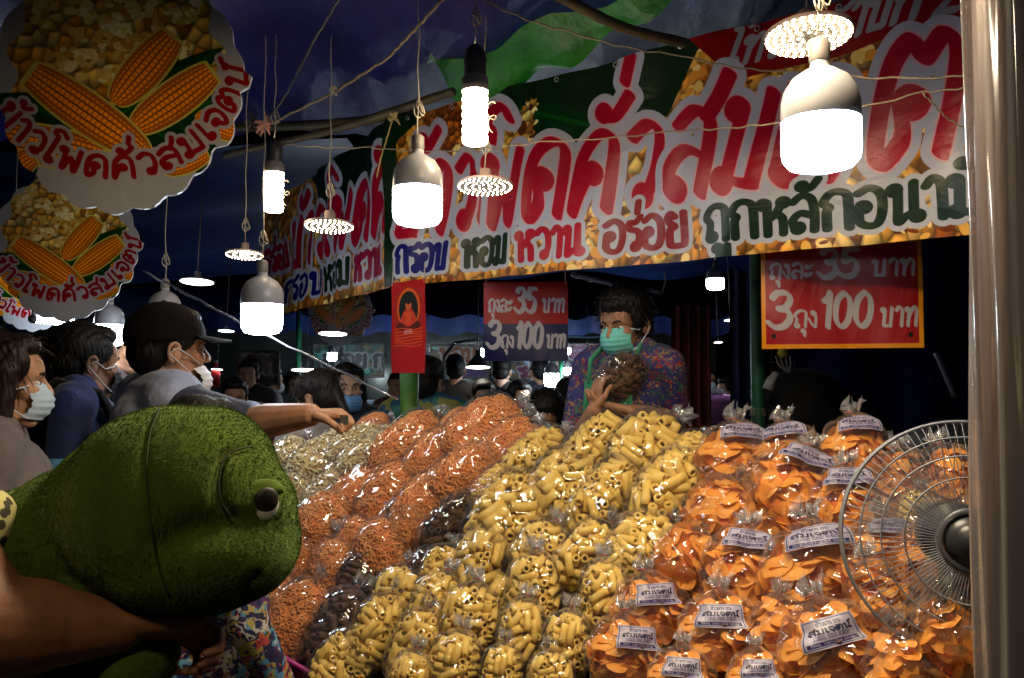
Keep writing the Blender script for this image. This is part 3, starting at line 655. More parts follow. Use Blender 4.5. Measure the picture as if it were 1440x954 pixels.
for a, b, l in (((478, 500), (512, 495), 'slanting tube light far behind the side banner'), ((520, 499), (541, 499), 'short level tube light left of the red picture'), ((474, 507), (492, 511), 'dim short tube light below the slanting one')):
    tube_light(l, P(*a, 9.5), P(*b, 9.5), .02)
# ---- strings, cables and the long rod
def line(name, pts, r, m, label, cat, sag=0):
    pts = [Vector(p) for p in pts]; out = []
    for a, b in zip(pts[:-1], pts[1:]):
        for i in range(10): t = i / 10; out.append(a.lerp(b, t) - Vector((0, 0, sag * math.sin(PI * t))) + Vector((0, 0, .003 * math.sin(i * 2.3 + a.x * 9))))
    out.append(pts[-1]); return tag(obj(name, mesh(name, tube(out, r, 6), m)), label, cat)
line('support_rope', [P(640, -20, 2.3), P(585, 40, 2.5), P(545, 82, 2.7), P(470, 130, 2.95), P(372, 178, 3.4)], .005, ROPE, 'twisted rope running down left from the top edge across the blue tarpaulin', 'rope')
line('support_rope', [P(482, -10, 2.5), P(440, 60, 2.7), P(405, 130, 3.1), P(372, 178, 3.4)], .0045, WIRE, 'dark rope left of the twisted one, meeting it at the knot', 'rope')
line('power_cable', [P(400, 203, 3.0), P(520, 208, 2.9), P(640, 212, 2.8), P(760, 200, 2.6), P(960, 183, 2.3), P(1100, 172, 2.1), P(1300, 130, 2.0), P(1420, 110, 1.9)], .0022, ROPE, 'thin cable crossing the whole banner behind the largest bulb', 'cable', .005)
line('power_cable', [P(680, 0, 2.4), P(800, 45, 2.4), P(960, 78, 2.3), P(1100, 100, 2.1), P(1370, 108, 1.9)], .0022, ROPE, 'thin cable sagging across the upper banner and green tarpaulin', 'cable', .01)
line('power_cable', [P(1298, 132, 1.98), P(1330, 165, 2.0), P(1380, 195, 2.0)], .002, ROPE, 'short cable branching down toward the wrapped post', 'cable')
line('tie_twine', [P(553, 165, 3.1), P(535, 225, 3.1), P(530, 250, 3.1)], .003, mat('straw', (.4, .32, .12), .8, .2), 'strip of dry straw dangling from the bamboo left of the large bulb', 'twine')
line('metal_rod', [P(196, 378, 3.1), P(340, 455, 2.95), P(560, 562, 2.9)], .0045, mat('shiny_rod', (.5, .52, .6), .2, .1, metal=.9), 'thin shiny metal rod slanting down right across the crowd', 'rod')
PINK = mat('pink_rag', (.45, .2, .16), .8, .3)
def knot(px, py, D, label, m, n=10, s=.03):
    g = []
    for i in range(n):
        a = random.uniform(0, 6.28); c = P(px, py, D); e = c + Vector((math.cos(a) * s * random.uniform(.4, 1), random.uniform(-.01, .01), math.sin(a) * s * random.uniform(.4, 1.3)))
        mid = c.lerp(e, .5) + Vector((0, 0, .01)); g.append(tube([c, mid, e], [.004, .007, .002], 5))
    tag(obj('rag_knot', mesh('rag_knot', merge(*g), m)), label, 'knot')
knot(372, 178, 3.35, 'pinkish rag tied round the meeting point of two ropes', PINK, 16, .05)
knot(470, 130, 2.93, 'cord knot on the twisted rope above a flat LED lamp', CORD, 8, .02)
knot(554, 168, 3.05, 'frayed yellow straw knot on the bamboo', MATS['straw'], 10, .03)
knot(355, 175, 3.4, 'dark frayed string bunch beside the pinkish rag', WIRE, 14, .05)

# ---- corn shaped cutout signs
def cutout_outline(seed):
    g = np.random.default_rng(seed); pts = []
    for i in range(150):
        a = 2 * PI * i / 150; x = math.cos(a); y = math.sin(a)
        r = .27
        if y < 0: r = .27 - .02 * abs(x) + .012 * abs(math.sin(a * 11))
        else: r = .275 + .012 * abs(math.sin(a * 9))
        pts.append((r * x * 1.02 + (.02 if -.5 < y < .1 and x > .7 else 0), r * y * 1.06))
    return pts
W_ = .62
pc = Print(W_, .62, 1100, (.6, .6, .62)); c0 = .31
def C(x, y): return (x / 335 * .56 + .03, .59 - (y + 42) / 335 * .56)
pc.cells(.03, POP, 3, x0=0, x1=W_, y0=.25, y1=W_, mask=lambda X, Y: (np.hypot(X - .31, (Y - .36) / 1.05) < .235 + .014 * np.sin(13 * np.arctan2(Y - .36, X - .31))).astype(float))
for i in range(70):
    x, y = random.uniform(.12, .5), random.uniform(.33, .56); r = random.uniform(.012, .022)
    a0 = random.uniform(0, 6)
    for k in range(random.randint(3, 6)): q = random.uniform(.3, 1.0); pc.poly(ring(x + r * q * math.cos(a0 + k * 1.3), y + r * q * math.sin(a0 + k * 1.3), r * random.uniform(.35, .8), r * random.uniform(.3, .7)), random.choice([(.88, .80, .5), (.8, .66, .3), (.92, .88, .66), (.7, .5, .15), (.84, .72, .4)]), .8)
    if random.random() < .4: pc.poly(ring(x + r * .2, y, r * .3, r * .2), (.5, .25, .04), .8)
LG = (.015, .17, .02)
for a, b, w_ in (((0, 140), (210, 215), .035), ((140, 190), (310, 70), .03), ((10, 205), (150, 225), .03), ((170, 215), (325, 130), .03), ((200, 180), (330, 240), .03), ((60, 210), (40, 275), .02), ((250, 170), (290, 250), .022), ((150, 230), (40, 175), .025)): pc.lens(C(*a), C(*b), w_ * 1.35, LG)
for a, b, w_ in (((-5, 195), (150, 225), .044), ((165, 150), (240, 55), .043), ((190, 185), (295, 105), .043), ((0, 265), (60, 225), .03), ((230, 240), (290, 215), .03), ((275, 165), (335, 190), .028), ((212, 222), (55, 112), .045)): pc.cob(C(*b), C(*a), w_)
cc = C(165, 60); Rr = .56 / 335 * 193
def arcf(t, h):
    a = math.radians(212 + t * 138); r = Rr - h; return (cc[0] + r * math.cos(a) * .98, cc[1] + r * math.sin(a))
S_, wd_ = text_strokes('ข้าวโพดคั่วสมเจตน์')
pc.strokes([[arcf(a / wd_, b * .047) for a, b in s] for s in S_], (.0066, .0046, -.6), (.5, .01, .04), [(.0085, (.62, .58, .6))])
CM = img_mat('cutout_print', pc.a, .35, .12, 8, 0, .4, .0)
def cutout(label, px, py, wpx, D, yaw=0, sd=1):
    s = wpx * D / FPX / .56; c = P(px, py, D); M = Matrix.Translation(c) @ Matrix.Rotation(yaw, 4, 'Z') @ Matrix.Scale(s, 4)
    t = thing('cutout_sign', label, 'sign', tuple(c), 'corn shaped cutout signs')
    o = cutout_outline(sd); n = len(o); th = .012
    rings_ = [1, .75, .5, .25]
    V = [(x * k, -th / 2 + .006 * math.sin(x * k * 14) , y * k) for k in rings_ for x, y in o] + [(0, -th / 2, 0)]
    F = [(k * n + i, k * n + (i + 1) % n, (k + 1) * n + (i + 1) % n, (k + 1) * n + i) for k in range(3) for i in range(n)] + [(3 * n + i, 3 * n + (i + 1) % n, 4 * n) for i in range(n)]
    UV = [((v[0] + .31) / W_, (v[2] + .31) / .62) for v in V]
    g = xf((V, F), M); part('printed_face', (g[0], g[1], UV), CM, t)
    V2 = [(x, y_, z) for y_ in (-th / 2 + .0005, th / 2) for x, z in o] + [(0, th / 2, 0)]
    V2 = [(x * .998, y + .006 * math.sin(x * 14), z * .998) for x, y, z in V2]
    F2 = [(i, (i + 1) % n, n + (i + 1) % n, n + i) for i in range(n)] + [(n + i, n + (i + 1) % n, 2 * n) for i in range(n)]
    part('foam_board', xf((V2, F2), M), LBODY, t)
    for k in (-.12, .12): part('hanging_string', tube([M @ Vector((k, 0, .24)), M @ Vector((k, .01, .24)) + Vector((0, 0, max(.02, CZ - (M @ Vector((k, 0, .24))).z)))], .002, 5), CORD, t)
cutout('largest corn cutout sign, hanging nearest at the top left', 165, 122, 342, 1.9, .05)
cutout('middle corn cutout sign below the largest one at the left edge', 92, 350, 194, 3.0, .1, 2)
cutout('smaller corn cutout sign lit by the tube light at the left edge', 48, 397, 132, 4.0, .05, 3)
cutout('smallest corn cutout sign far off below the side banner', 478, 440, 90, 5.6, .0, 4)
# ------------------------------------------------------------------ the counter under the heap
def pileD(px, py):
    py = min(max(py, 560), 1010)
    d0 = 2.75 + (900 - px) * .0012
    return max(1.35, d0 - (py - 600) * .0024 * (1 + (px - 900) * -.0001))
st = thing('market_stall', 'long counter heaped with bagged snacks, magenta edge strip and dark skirt', 'stall', (.2, 2.3, 0))
CNT = mat('counter_cloth', (.05, .02, .012), .8, .3, 5, .2, 30); MAG = mat('magenta_plastic', (.35, .015, .14), .3, .2, 6, .2, 20); SKT = mat('dark_skirt', (.008, .008, .016), .6, .2, 4, .3, 12)
def cnt(u, v):
    px = 352 + (1500 - 352) * u; py = 630 + 400 * v
    lim = 878 + (px - 340) * .78
    py = min(py, max(640, lim)); return P(px, py, pileD(px, py)) + Vector((0, .14, -.17))
part('counter_board', grid(cnt, 40, 24), CNT, st)
rim = [P(300, 868, 2.75), P(340, 890, 2.66), P(395, 925, 2.5), P(450, 958, 2.36), P(560, 1030, 2.1), P(700, 1120, 1.85)]
def skirt(u, v):
    k = u * (len(rim) - 1); i = min(int(k), len(rim) - 2); q = rim[i].lerp(rim[i + 1], k - i); z = q.z * (1 - v)
    return Vector((q.x + .012 * math.sin(u * 70) * v, q.y - .002 * v, z))
part('skirt', grid(skirt, 80, 8), SKT, st)
part('edge_strip', tube([q + Vector((0, 0, .004)) for q in rim], .009, 8), MAG, st)
part('edge_strip', grid(lambda u, v: skirt(u, v * .035) + Vector((-.004, -.004, 0)), 60, 3), MAG, st)

# ------------------------------------------------------------------ packing
def pack(N, ax, L, r, seed, iters=150):
    g = np.random.default_rng(seed); ax = np.array(ax)
    c = g.normal(size=(N, 3)); c /= np.linalg.norm(c, axis=1)[:, None]; c *= (g.uniform(.15, 1, N) ** .4)[:, None] * (ax - r) * .9
    d = g.normal(size=(N, 3)); d[:, 2] *= .8; d /= np.linalg.norm(d, axis=1)[:, None]
    h = max(L / 2 - r * .5, 1e-4); A = c - d * h; B = c + d * h
    I, J = np.triu_indices(N, 1); A0 = np.maximum(ax - r, .002)
    for it in range(iters):
        u = B[I] - A[I]; v = B[J] - A[J]; w_ = A[I] - A[J]
        a = (u * u).sum(1); b = (u * v).sum(1); c_ = (v * v).sum(1); dd = (u * w_).sum(1); e = (v * w_).sum(1)
        den = a * c_ - b * b + 1e-12; s = np.clip((b * e - c_ * dd) / den, 0, 1); t = np.clip((b * s + e) / (c_ + 1e-12), 0, 1); s = np.clip((b * t - dd) / (a + 1e-12), 0, 1)
        pv = w_ + u * s[:, None] - v * t[:, None]; dist = np.linalg.norm(pv, axis=1) + 1e-9
        ov = np.clip(2 * r - dist, 0, None) * .4; n = pv / dist[:, None] * ov[:, None]
        dA = np.zeros_like(A); dB = np.zeros_like(B)
        np.add.at(dA, I, n * (1 - s)[:, None]); np.add.at(dB, I, n * s[:, None]); np.add.at(dA, J, -n * (1 - t)[:, None]); np.add.at(dB, J, -n * t[:, None])
        A += dA; B += dB
        for E_ in (A, B):
            q = (np.abs(E_ / A0) ** 2.6).sum(1) ** (1 / 2.6); k = np.where(q > 1, 1 / q, 1); E_ *= k[:, None]
        m = (A + B) / 2; d = B - A; d /= np.linalg.norm(d, axis=1)[:, None] + 1e-9; A = m - d * h; B = m + d * h
    return m, d
def film_geo(pts, r, ax, seed, lumps=1.0, nt=60, npk=38):
    g = np.random.default_rng(seed); th = np.linspace(0, 2 * PI, nt, endpoint=False); ph = np.linspace(PI * .985, .42, npk)
    V = []
    nr_ = np.linalg.norm(pts, axis=1) + r
    dn = pts / (np.linalg.norm(pts, axis=1)[:, None] + 1e-9)
    k1 = g.integers(5, 9); p1 = g.uniform(0, 6, 4)
    for p_ in ph:
        D = np.stack([np.sin(p_) * np.cos(th), np.sin(p_) * np.sin(th), np.full(nt, np.cos(p_))], 1)
        ang = np.arccos(np.clip(D @ dn.T, -1, 1)); wv = nr_[None] * np.exp(-(ang / .78) ** 2)
        R = np.log(np.exp(wv * 220).sum(1)) / 220
        R = np.clip(R, .6 * min(ax), max(ax) * 1.14) + .004
        crease = .0018 * (np.sin(th * k1 + p1[0] + p_ * 3) + .6 * np.sin(th * 17 + p1[1] - p_ * 9)) * (1.2 - p_ / PI) * lumps
        V.append(D * (R + crease)[:, None])
    top = V[-1]; zt = top[:, 2].mean()
    for k, (rr, dz) in enumerate([(.62, .16), (.30, .26), (.13, .33)]):
        ring_ = top.copy(); ring_[:, :2] *= rr; ring_[:, 2] = top[:, 2] * (1 - .7 * (k + 1) / 3) + zt * (.7 * (k + 1) / 3) + dz * min(ax) * .9
        ring_[:, :2] *= (1 + .16 * np.sin(th * 11 + k))[:, None]; V.append(ring_)
    V = np.concatenate(V); n = len(V) // nt
    F = [(i * nt + j, i * nt + (j + 1) % nt, (i + 1) * nt + (j + 1) % nt, (i + 1) * nt + j) for i in range(n - 1) for j in range(nt)]
    neck = V[-nt:].mean(0)
    return (V, F), neck, top
def knot_geo(neck, r, seed, nt=44):
    g = np.random.default_rng(seed); V = []; th = np.linspace(0, 2 * PI, nt, endpoint=False)
    for k, (rr, z) in enumerate([(.9, -.004), (.6, .003), (.9, .009), (1.3, .013), (1.7, .019), (2.0, .025)]):
        q = rr * r * (1 + (.1 + .12 * k) * np.sin(th * 9 + g.uniform(0, 6)) + .05 * k * np.sin(th * 21 + g.uniform(0, 6)))
        zz = neck[2] + z + .003 * k * np.sin(th * 7 + g.uniform(0, 6)) + .0025 * k * g.normal(size=nt) 
        V.append(np.stack([neck[0] + q * np.cos(th) + .002 * k, neck[1] + q * np.sin(th), zz], 1))
    V = np.concatenate(V); n = len(V) // nt
    return V, [(i * nt + j, i * nt + (j + 1) % nt, (i + 1) * nt + (j + 1) % nt, (i + 1) * nt + j) for i in range(n - 1) for j in range(nt)]
FILM = film_mat('clear_film', .02); FILM_T = film_mat('gathered_film', .2, bscale=40, strength=.5, base=.03, cap=.25); BAND = mat('red_band', (.4, .1, .08), .5, .2, 40)
FILM_D = film_mat('clear_film_dark', .02, bscale=14, gain=1.5, base=.03)
def food_mat(name, col, col2, rough=.55, bump=.25, bscale=90, trl=.12, vscale=22, spec=.35):
    m = mat(name, col, rough, .2, vscale, bump, bscale, col2=col2, spec=spec, bdist=.004)
    if trl:
        t = m.node_tree; b = t.nodes['Principled BSDF']; tr = t.nodes.new('ShaderNodeBsdfTranslucent'); mx = t.nodes.new('ShaderNodeMixShader'); mx.inputs[0].default_value = trl
        tr.inputs[0].default_value = (*[min(1, c * 1.1) for c in col2], 1); t.links.new(b.outputs[0], mx.inputs[1]); t.links.new(tr.outputs[0], mx.inputs[2]); t.links.new(mx.outputs[0], t.nodes['Material Output'].inputs[0])
    return m
YEL = food_mat('corn_puff', (.87, .55, .10), (.96, .69, .19), bscale=160); BRN = food_mat('cocoa_puff', (.045, .02, .012), (.12, .055, .03), trl=0); CHP = food_mat('orange_chip', (.90, .33, .04), (.98, .46, .10), trl=.22, bscale=50)
NETM = food_mat('orange_crisp', (.88, .32, .09), (.96, .45, .17), trl=.1); CRM = food_mat('cream_curl', (.72, .55, .25), (.88, .76, .48), trl=.1)
CORE_O = mat('crisp_shade', (.76, .24, .06), .8, .3, 60, .5, 120); CORE_A = mat('chip_shade', (.62, .15, .02), .8, .25, 25, .6, 40); CORE_Y = mat('tube_shade', (.32, .17, .02), .8, .3, 25, .6, 60); CORE_C = mat('curl_shade', (.5, .34, .14), .8, .3, 60, .5, 120)  # darker food tones: shade between the pieces, painted onto inner cores
def tube_mesh(name, L, r, bend, m, seed):
    g = np.random.default_rng(seed); n = 9; V = []; F = []
    zs = [-.5, -.17, .17, .5]; rings_ = [(.55 * r, -.5 + .12), (.55 * r, -.5)] + [(r * .97, -.5 + .001)] + [(r * g.uniform(.95, 1.06), z) for z in (-.2, .15)] + [(r * .97, .5 - .001), (.55 * r, .5), (.55 * r, .5 - .12)]
    for rr, z in rings_:
        for j in range(n):
            a = 2 * PI * j / n; V.append((rr * math.cos(a) * (1 + .04 * math.sin(a * 3)) + bend * (4 * z * z - 1) * .5, rr * math.sin(a), z * L))
    k = len(rings_)
    for i in range(k - 1):
        for j in range(n): F.append((i * n + j, i * n + (j + 1) % n, (i + 1) * n + (j + 1) % n, (i + 1) * n + j))
    return mesh(name, (V, F), m)
def chip_mesh(seed, r=.034):
    g = np.random.default_rng(seed); nr, na = 4, 18; V = [(0, 0, g.uniform(-.004, .004))]; F = []
    a1, a2, a3 = g.uniform(.15, .6), g.uniform(-.3, .3), g.uniform(0, 6); p2, p3 = g.uniform(0, 6, 2)
    for i in range(1, nr + 1):
        for j in range(na):
            a = 2 * PI * j / na; k = i / nr; rr = r * k * (1 + .12 * math.sin(2 * a + p2) + .06 * math.sin(5 * a))
            x, y = rr * math.cos(a), rr * math.sin(a); ang = x / r * a1 * 1.9
            z = r * (.55 * a1 * (x / r) ** 2 * 1.2 - a2 * (y / r) ** 2) + .16 * r * k * k * math.sin(2 * a + p3) + .06 * r * k * k * math.sin(3 * a + p2) + .05 * r * k * math.sin(6 * a + a3)
            V.append((x * (1 - .25 * a1 * k), y, z))
    for j in range(na): F.append((0, 1 + j, 1 + (j + 1) % na))
    for i in range(nr - 1):
        for j in range(na): a = 1 + i * na; F.append((a + j, a + na + j, a + na + (j + 1) % na, a + (j + 1) % na))
    return mesh('chip', (V, F), CHP)
YT = [tube_mesh('corn_tube', .064 + .006 * (i % 3), .0135, .004 * (i - 1), YEL, i) for i in range(4)]
BT = [tube_mesh('cocoa_tube', .060 + .006 * (i % 3), .0125, .004 * (i - 1), BRN, i) for i in range(3)]
CH = [chip_mesh(i, .037) for i in range(7)]
def orient(m, d, roll=None):
    x, y, z = frame(d); a = random.uniform(0, 6.28) if roll is None else roll
    x2 = x * math.cos(a) + y * math.sin(a); y2 = z.cross(x2)
    M = Matrix((x2, y2, z)).transposed().to_4x4(); M.translation = Vector(m); return M
def make_template(kind, ax, seed):
    g = np.random.default_rng(seed); vol = ax[0] * ax[1] * ax[2]; T = {'ax': ax, 'pieces': [], 'parts': []}
    if kind in 'YK':
        N = int(vol / (.095 * .08 * .13) * 70); m, d = pack(N, ax, .068, .0135, seed)
        pool = YT if kind == 'Y' else BT
        for a, b in zip(m, d): T['pieces'].append((pool[g.integers(len(pool))], orient(a * .95, b)))
        pts = np.concatenate([m + d * .024, m - d * .024, m]); r = .0135; T['pn'] = 'corn_tube' if kind == 'Y' else 'cocoa_tube'
    elif kind == 'A':
        N = int(vol / (.1 * .085 * .12) * 78); m, d = pack(N, ax, .03, .0175, seed)
        for a, b in zip(m, d):
            nrm = Vector(a).normalized() * 1.0 + Vector(g.normal(size=3)) * .33
            T['pieces'].append((CH[g.integers(len(CH))], orient(a * .99, nrm * (1 if g.random() < .5 else -1))))
        pts = m * 1.02; r = .029; T['pn'] = 'chip'
    else:
        pr_ = .0042 if kind == 'O' else .0062; gs = []; n = 900 if kind == 'O' else 420
        A = np.array(ax) * .91; q = g.normal(size=(n, 3)); q /= np.linalg.norm(q, axis=1)[:, None]
        lum = 1 + .05 * np.sin(q[:, 0] * 9 + seed) * np.sin(q[:, 2] * 8 + q[:, 1] * 5)
        den = ((np.abs(q) / 1) ** 2.6).sum(1) ** (1 / 2.6)
        c = q / den[:, None] * A * (lum * g.uniform(.93, 1.0, n))[:, None]
        for a, nn in zip(c, q):
            M = orient(a, Vector(nn) + Vector(g.normal(size=3)) * (.45 if kind == 'O' else 1))
            R_ = (.0088 if kind == 'O' else .0105) * g.uniform(.8, 1.2); k = 7
            full = kind == 'O'; an = np.linspace(0, 2 * PI if full else 4.2, k + 1)
            pts_ = [M @ Vector((R_ * math.cos(t), R_ * math.sin(t) * (1.15 if full else 1), .002 * math.sin(t * 2))) for t in an]
            gs.append(tube(pts_, (.0023 if full else .0040), 4 if full else 5, not full))
        T['parts'].append(('crisp_rings' if kind == 'O' else 'curls', mesh('crisps', merge(*gs), NETM if kind == 'O' else CRM), True))
        V = q / den[:, None] * A
        co = ell((0, 0, 0), A * .95, nu=28, nv=18)
        vv = np.array(co[0]); qq = vv / (np.linalg.norm(vv, axis=1)[:, None] + 1e-9)
        dd = ((np.abs(qq)) ** 2.6).sum(1) ** (1 / 2.6); vv = qq / dd[:, None] * A * .95 * (1 + .05 * np.sin(qq[:, 0] * 9 + seed) * np.sin(qq[:, 2] * 8 + qq[:, 1] * 5))[:, None]
        T['parts'].append(('filling', mesh('filling', (vv, co[1]), CORE_O if kind == 'O' else CORE_C), True))  # added solid core in the shade tone, stops the view through
        pts = c; r = .006
    if kind in 'AYK':
        co = ell((0, 0, 0), np.array(ax) * (.80 if kind == 'A' else .66), nu=20, nv=14)
        T['parts'].append(('filling', mesh('filling', co, CORE_A if kind == 'A' else CORE_Y if kind == 'Y' else BRN), True))  # added solid core, keeps gaps between the pieces from going black
    fg, neck, top = film_geo(pts * (1.05 if kind in 'YK' else 1.0), r, ax, seed)
    T['film'] = mesh('film', fg, FILM_D if kind == 'K' else FILM)
    T['knot'] = mesh('gathered_top', knot_geo(neck, .012, seed), FILM_T)
    T['band'] = mesh('tie_band', tube([(neck[0] + .011 * math.cos(a), neck[1] + .011 * math.sin(a), neck[2]) for a in np.linspace(0, 2 * PI, 14)], .0022, 5, False), BAND)
    T['fv'] = np.array(fg[0]); T['nt'] = 60
    return T
TP = {k: [] for k in 'YOCKA'}
for k, axs in {'Y': [(.095, .08, .115), (.095, .08, .135), (.092, .08, .16)], 'K': [(.09, .075, .11), (.085, .07, .14)], 'A': [(.105, .09, .115), (.10, .09, .14)],
               'O': [(.09, .08, .10), (.09, .08, .15)], 'C': [(.09, .08, .11), (.085, .08, .17)]}.items():
    for i, ax in enumerate(axs): TP[k].append(make_template(k, ax, 11 + i * 7 + ord(k)))
# the paper label on the orange chip bags
pl = Print(.11, .07, 2600, (.62, .6, .68)); lb = (.04, .06, .3)
pl.strokes([[(.004, .004), (.106, .004), (.106, .066), (.004, .066), (.004, .004)]], (.0009, .0009, 0), lb)
pl.text('ข้าวเกรียบ', .03, .08, .052, .0075, (.0008, .0006, 0), lb)
pl.text('สมเจตน์', .012, .098, .034, .011, (.0019, .0013, -.6), (.02, .03, .2))
for y_ in (.027, .0215): pl.text('กรอบ หอม อร่อย', .02, .09, y_, .0035, (.0005, .0004, 0), lb)
pl.poly([(.008, .007), (.102, .007), (.102, .017), (.008, .017)], lb); pl.text('โทร. 081-234 5518', .014, .096, .0095, .0045, (.0006, .0005, 0), (.62, .6, .68))
LABM = img_mat('bag_label', pl.a, .45, 0)
def label_geo(T, th0, z0, z1, half):
    V = T['fv']; nt = 60; n = len(V) // nt
    def f(u, v):
        z = z0 + (z1 - z0) * v; col_z = V[:(n - 3) * nt, 2].reshape(n - 3, nt); rr = np.hypot(V[:(n - 3) * nt, 0], V[:(n - 3) * nt, 1]).reshape(n - 3, nt)
        th = th0 + (u - .5) * 2 * half; j = (th / (2 * PI) * nt) % nt; j0 = int(j); fj = j - j0
        r = 0
        for jj, w_ in ((j0 % nt, 1 - fj), ((j0 + 1) % nt, fj)):
            o = np.argsort(col_z[:, jj]); r += w_ * np.interp(z, col_z[o, jj], rr[o, jj])
        return ((r + .004) * math.cos(th), (r + .004) * math.sin(th), z)
    return grid(f, 14, 10)
for T in TP['A']:
    zt = T['ax'][2]; T['label'] = [mesh('paper_label', label_geo(T, -PI / 2, zt * .12, zt * .70, .62), LABM), mesh('paper_label', label_geo(T, -PI / 2, zt * .48, zt * .93, .75), LABM)]
KINDS = {'Y': ('bag_of_corn_tubes', 'clear bag of yellow corn tubes'), 'O': ('bag_of_orange_crisps', 'clear bag of orange lattice crisps'), 'C': ('bag_of_cream_curls', 'clear bag of cream coloured curls'),
         'K': ('bag_of_cocoa_tubes', 'glossy clear bag of dark brown tubes'), 'A': ('bag_of_orange_chips', 'clear bag of orange wavy chips')}
GR = {'Y': 'bags of yellow corn tubes', 'O': 'bags of orange lattice crisps', 'C': 'bags of cream curls', 'K': 'bags of brown tubes', 'A': 'bags of orange chips'}
def bag(k, cx, cy, wpx, hpx, tilt, desc, lab=0, dz=0, lean=.45):
    D = pileD(cx, cy) + dz; W = (1.08 if k == 'Y' else 1.08) * wpx * D / FPX; L = 1.05 * hpx * D / FPX / .92
    T = min(TP[k], key=lambda T: abs(T['ax'][2] / T['ax'][0] - L / W)); s = (W / (2 * T['ax'][0]) + L / (2 * T['ax'][2] * 1.05)) / 2
    a = math.radians(tilt); d = (C_R * math.sin(a) + C_U * math.cos(a) * .92 + C_F * lean).normalized()
    back = (-C_F - d * (-C_F).dot(d)).normalized()      # local -Y looks at the viewer
    y = -back; x = y.cross(d); M = Matrix((x, y, d)).transposed().to_4x4()
    roll = (math.radians(random.uniform(-18, 18)) if lab else random.uniform(0, 6.28)); M = M @ Matrix.Rotation(roll, 4, 'Z')
    M = M @ Matrix.Diagonal((s * random.uniform(.98, 1.16), s * random.uniform(.86, 1.04), s * random.uniform(.95, 1.05), 1)); M.translation = P(cx, cy, D)
    nm, lb_ = KINDS[k]; t = thing(nm, lb_ + ' ' + desc, 'snack bag', group=GR[k], M=M)
    for me, pm in T['pieces']: obj(T['pn'], me, t, M=pm)
    for n_, me, stf in T['parts']: tag(obj(n_, me, t), kind='stuff' if n_ != 'filling' else None)
    obj('film', T['film'], t); obj('gathered_top', T['knot'], t); obj('tie_band', T['band'], t)
    if lab: obj('paper_label', T['label'][lab - 1], t)
    return t
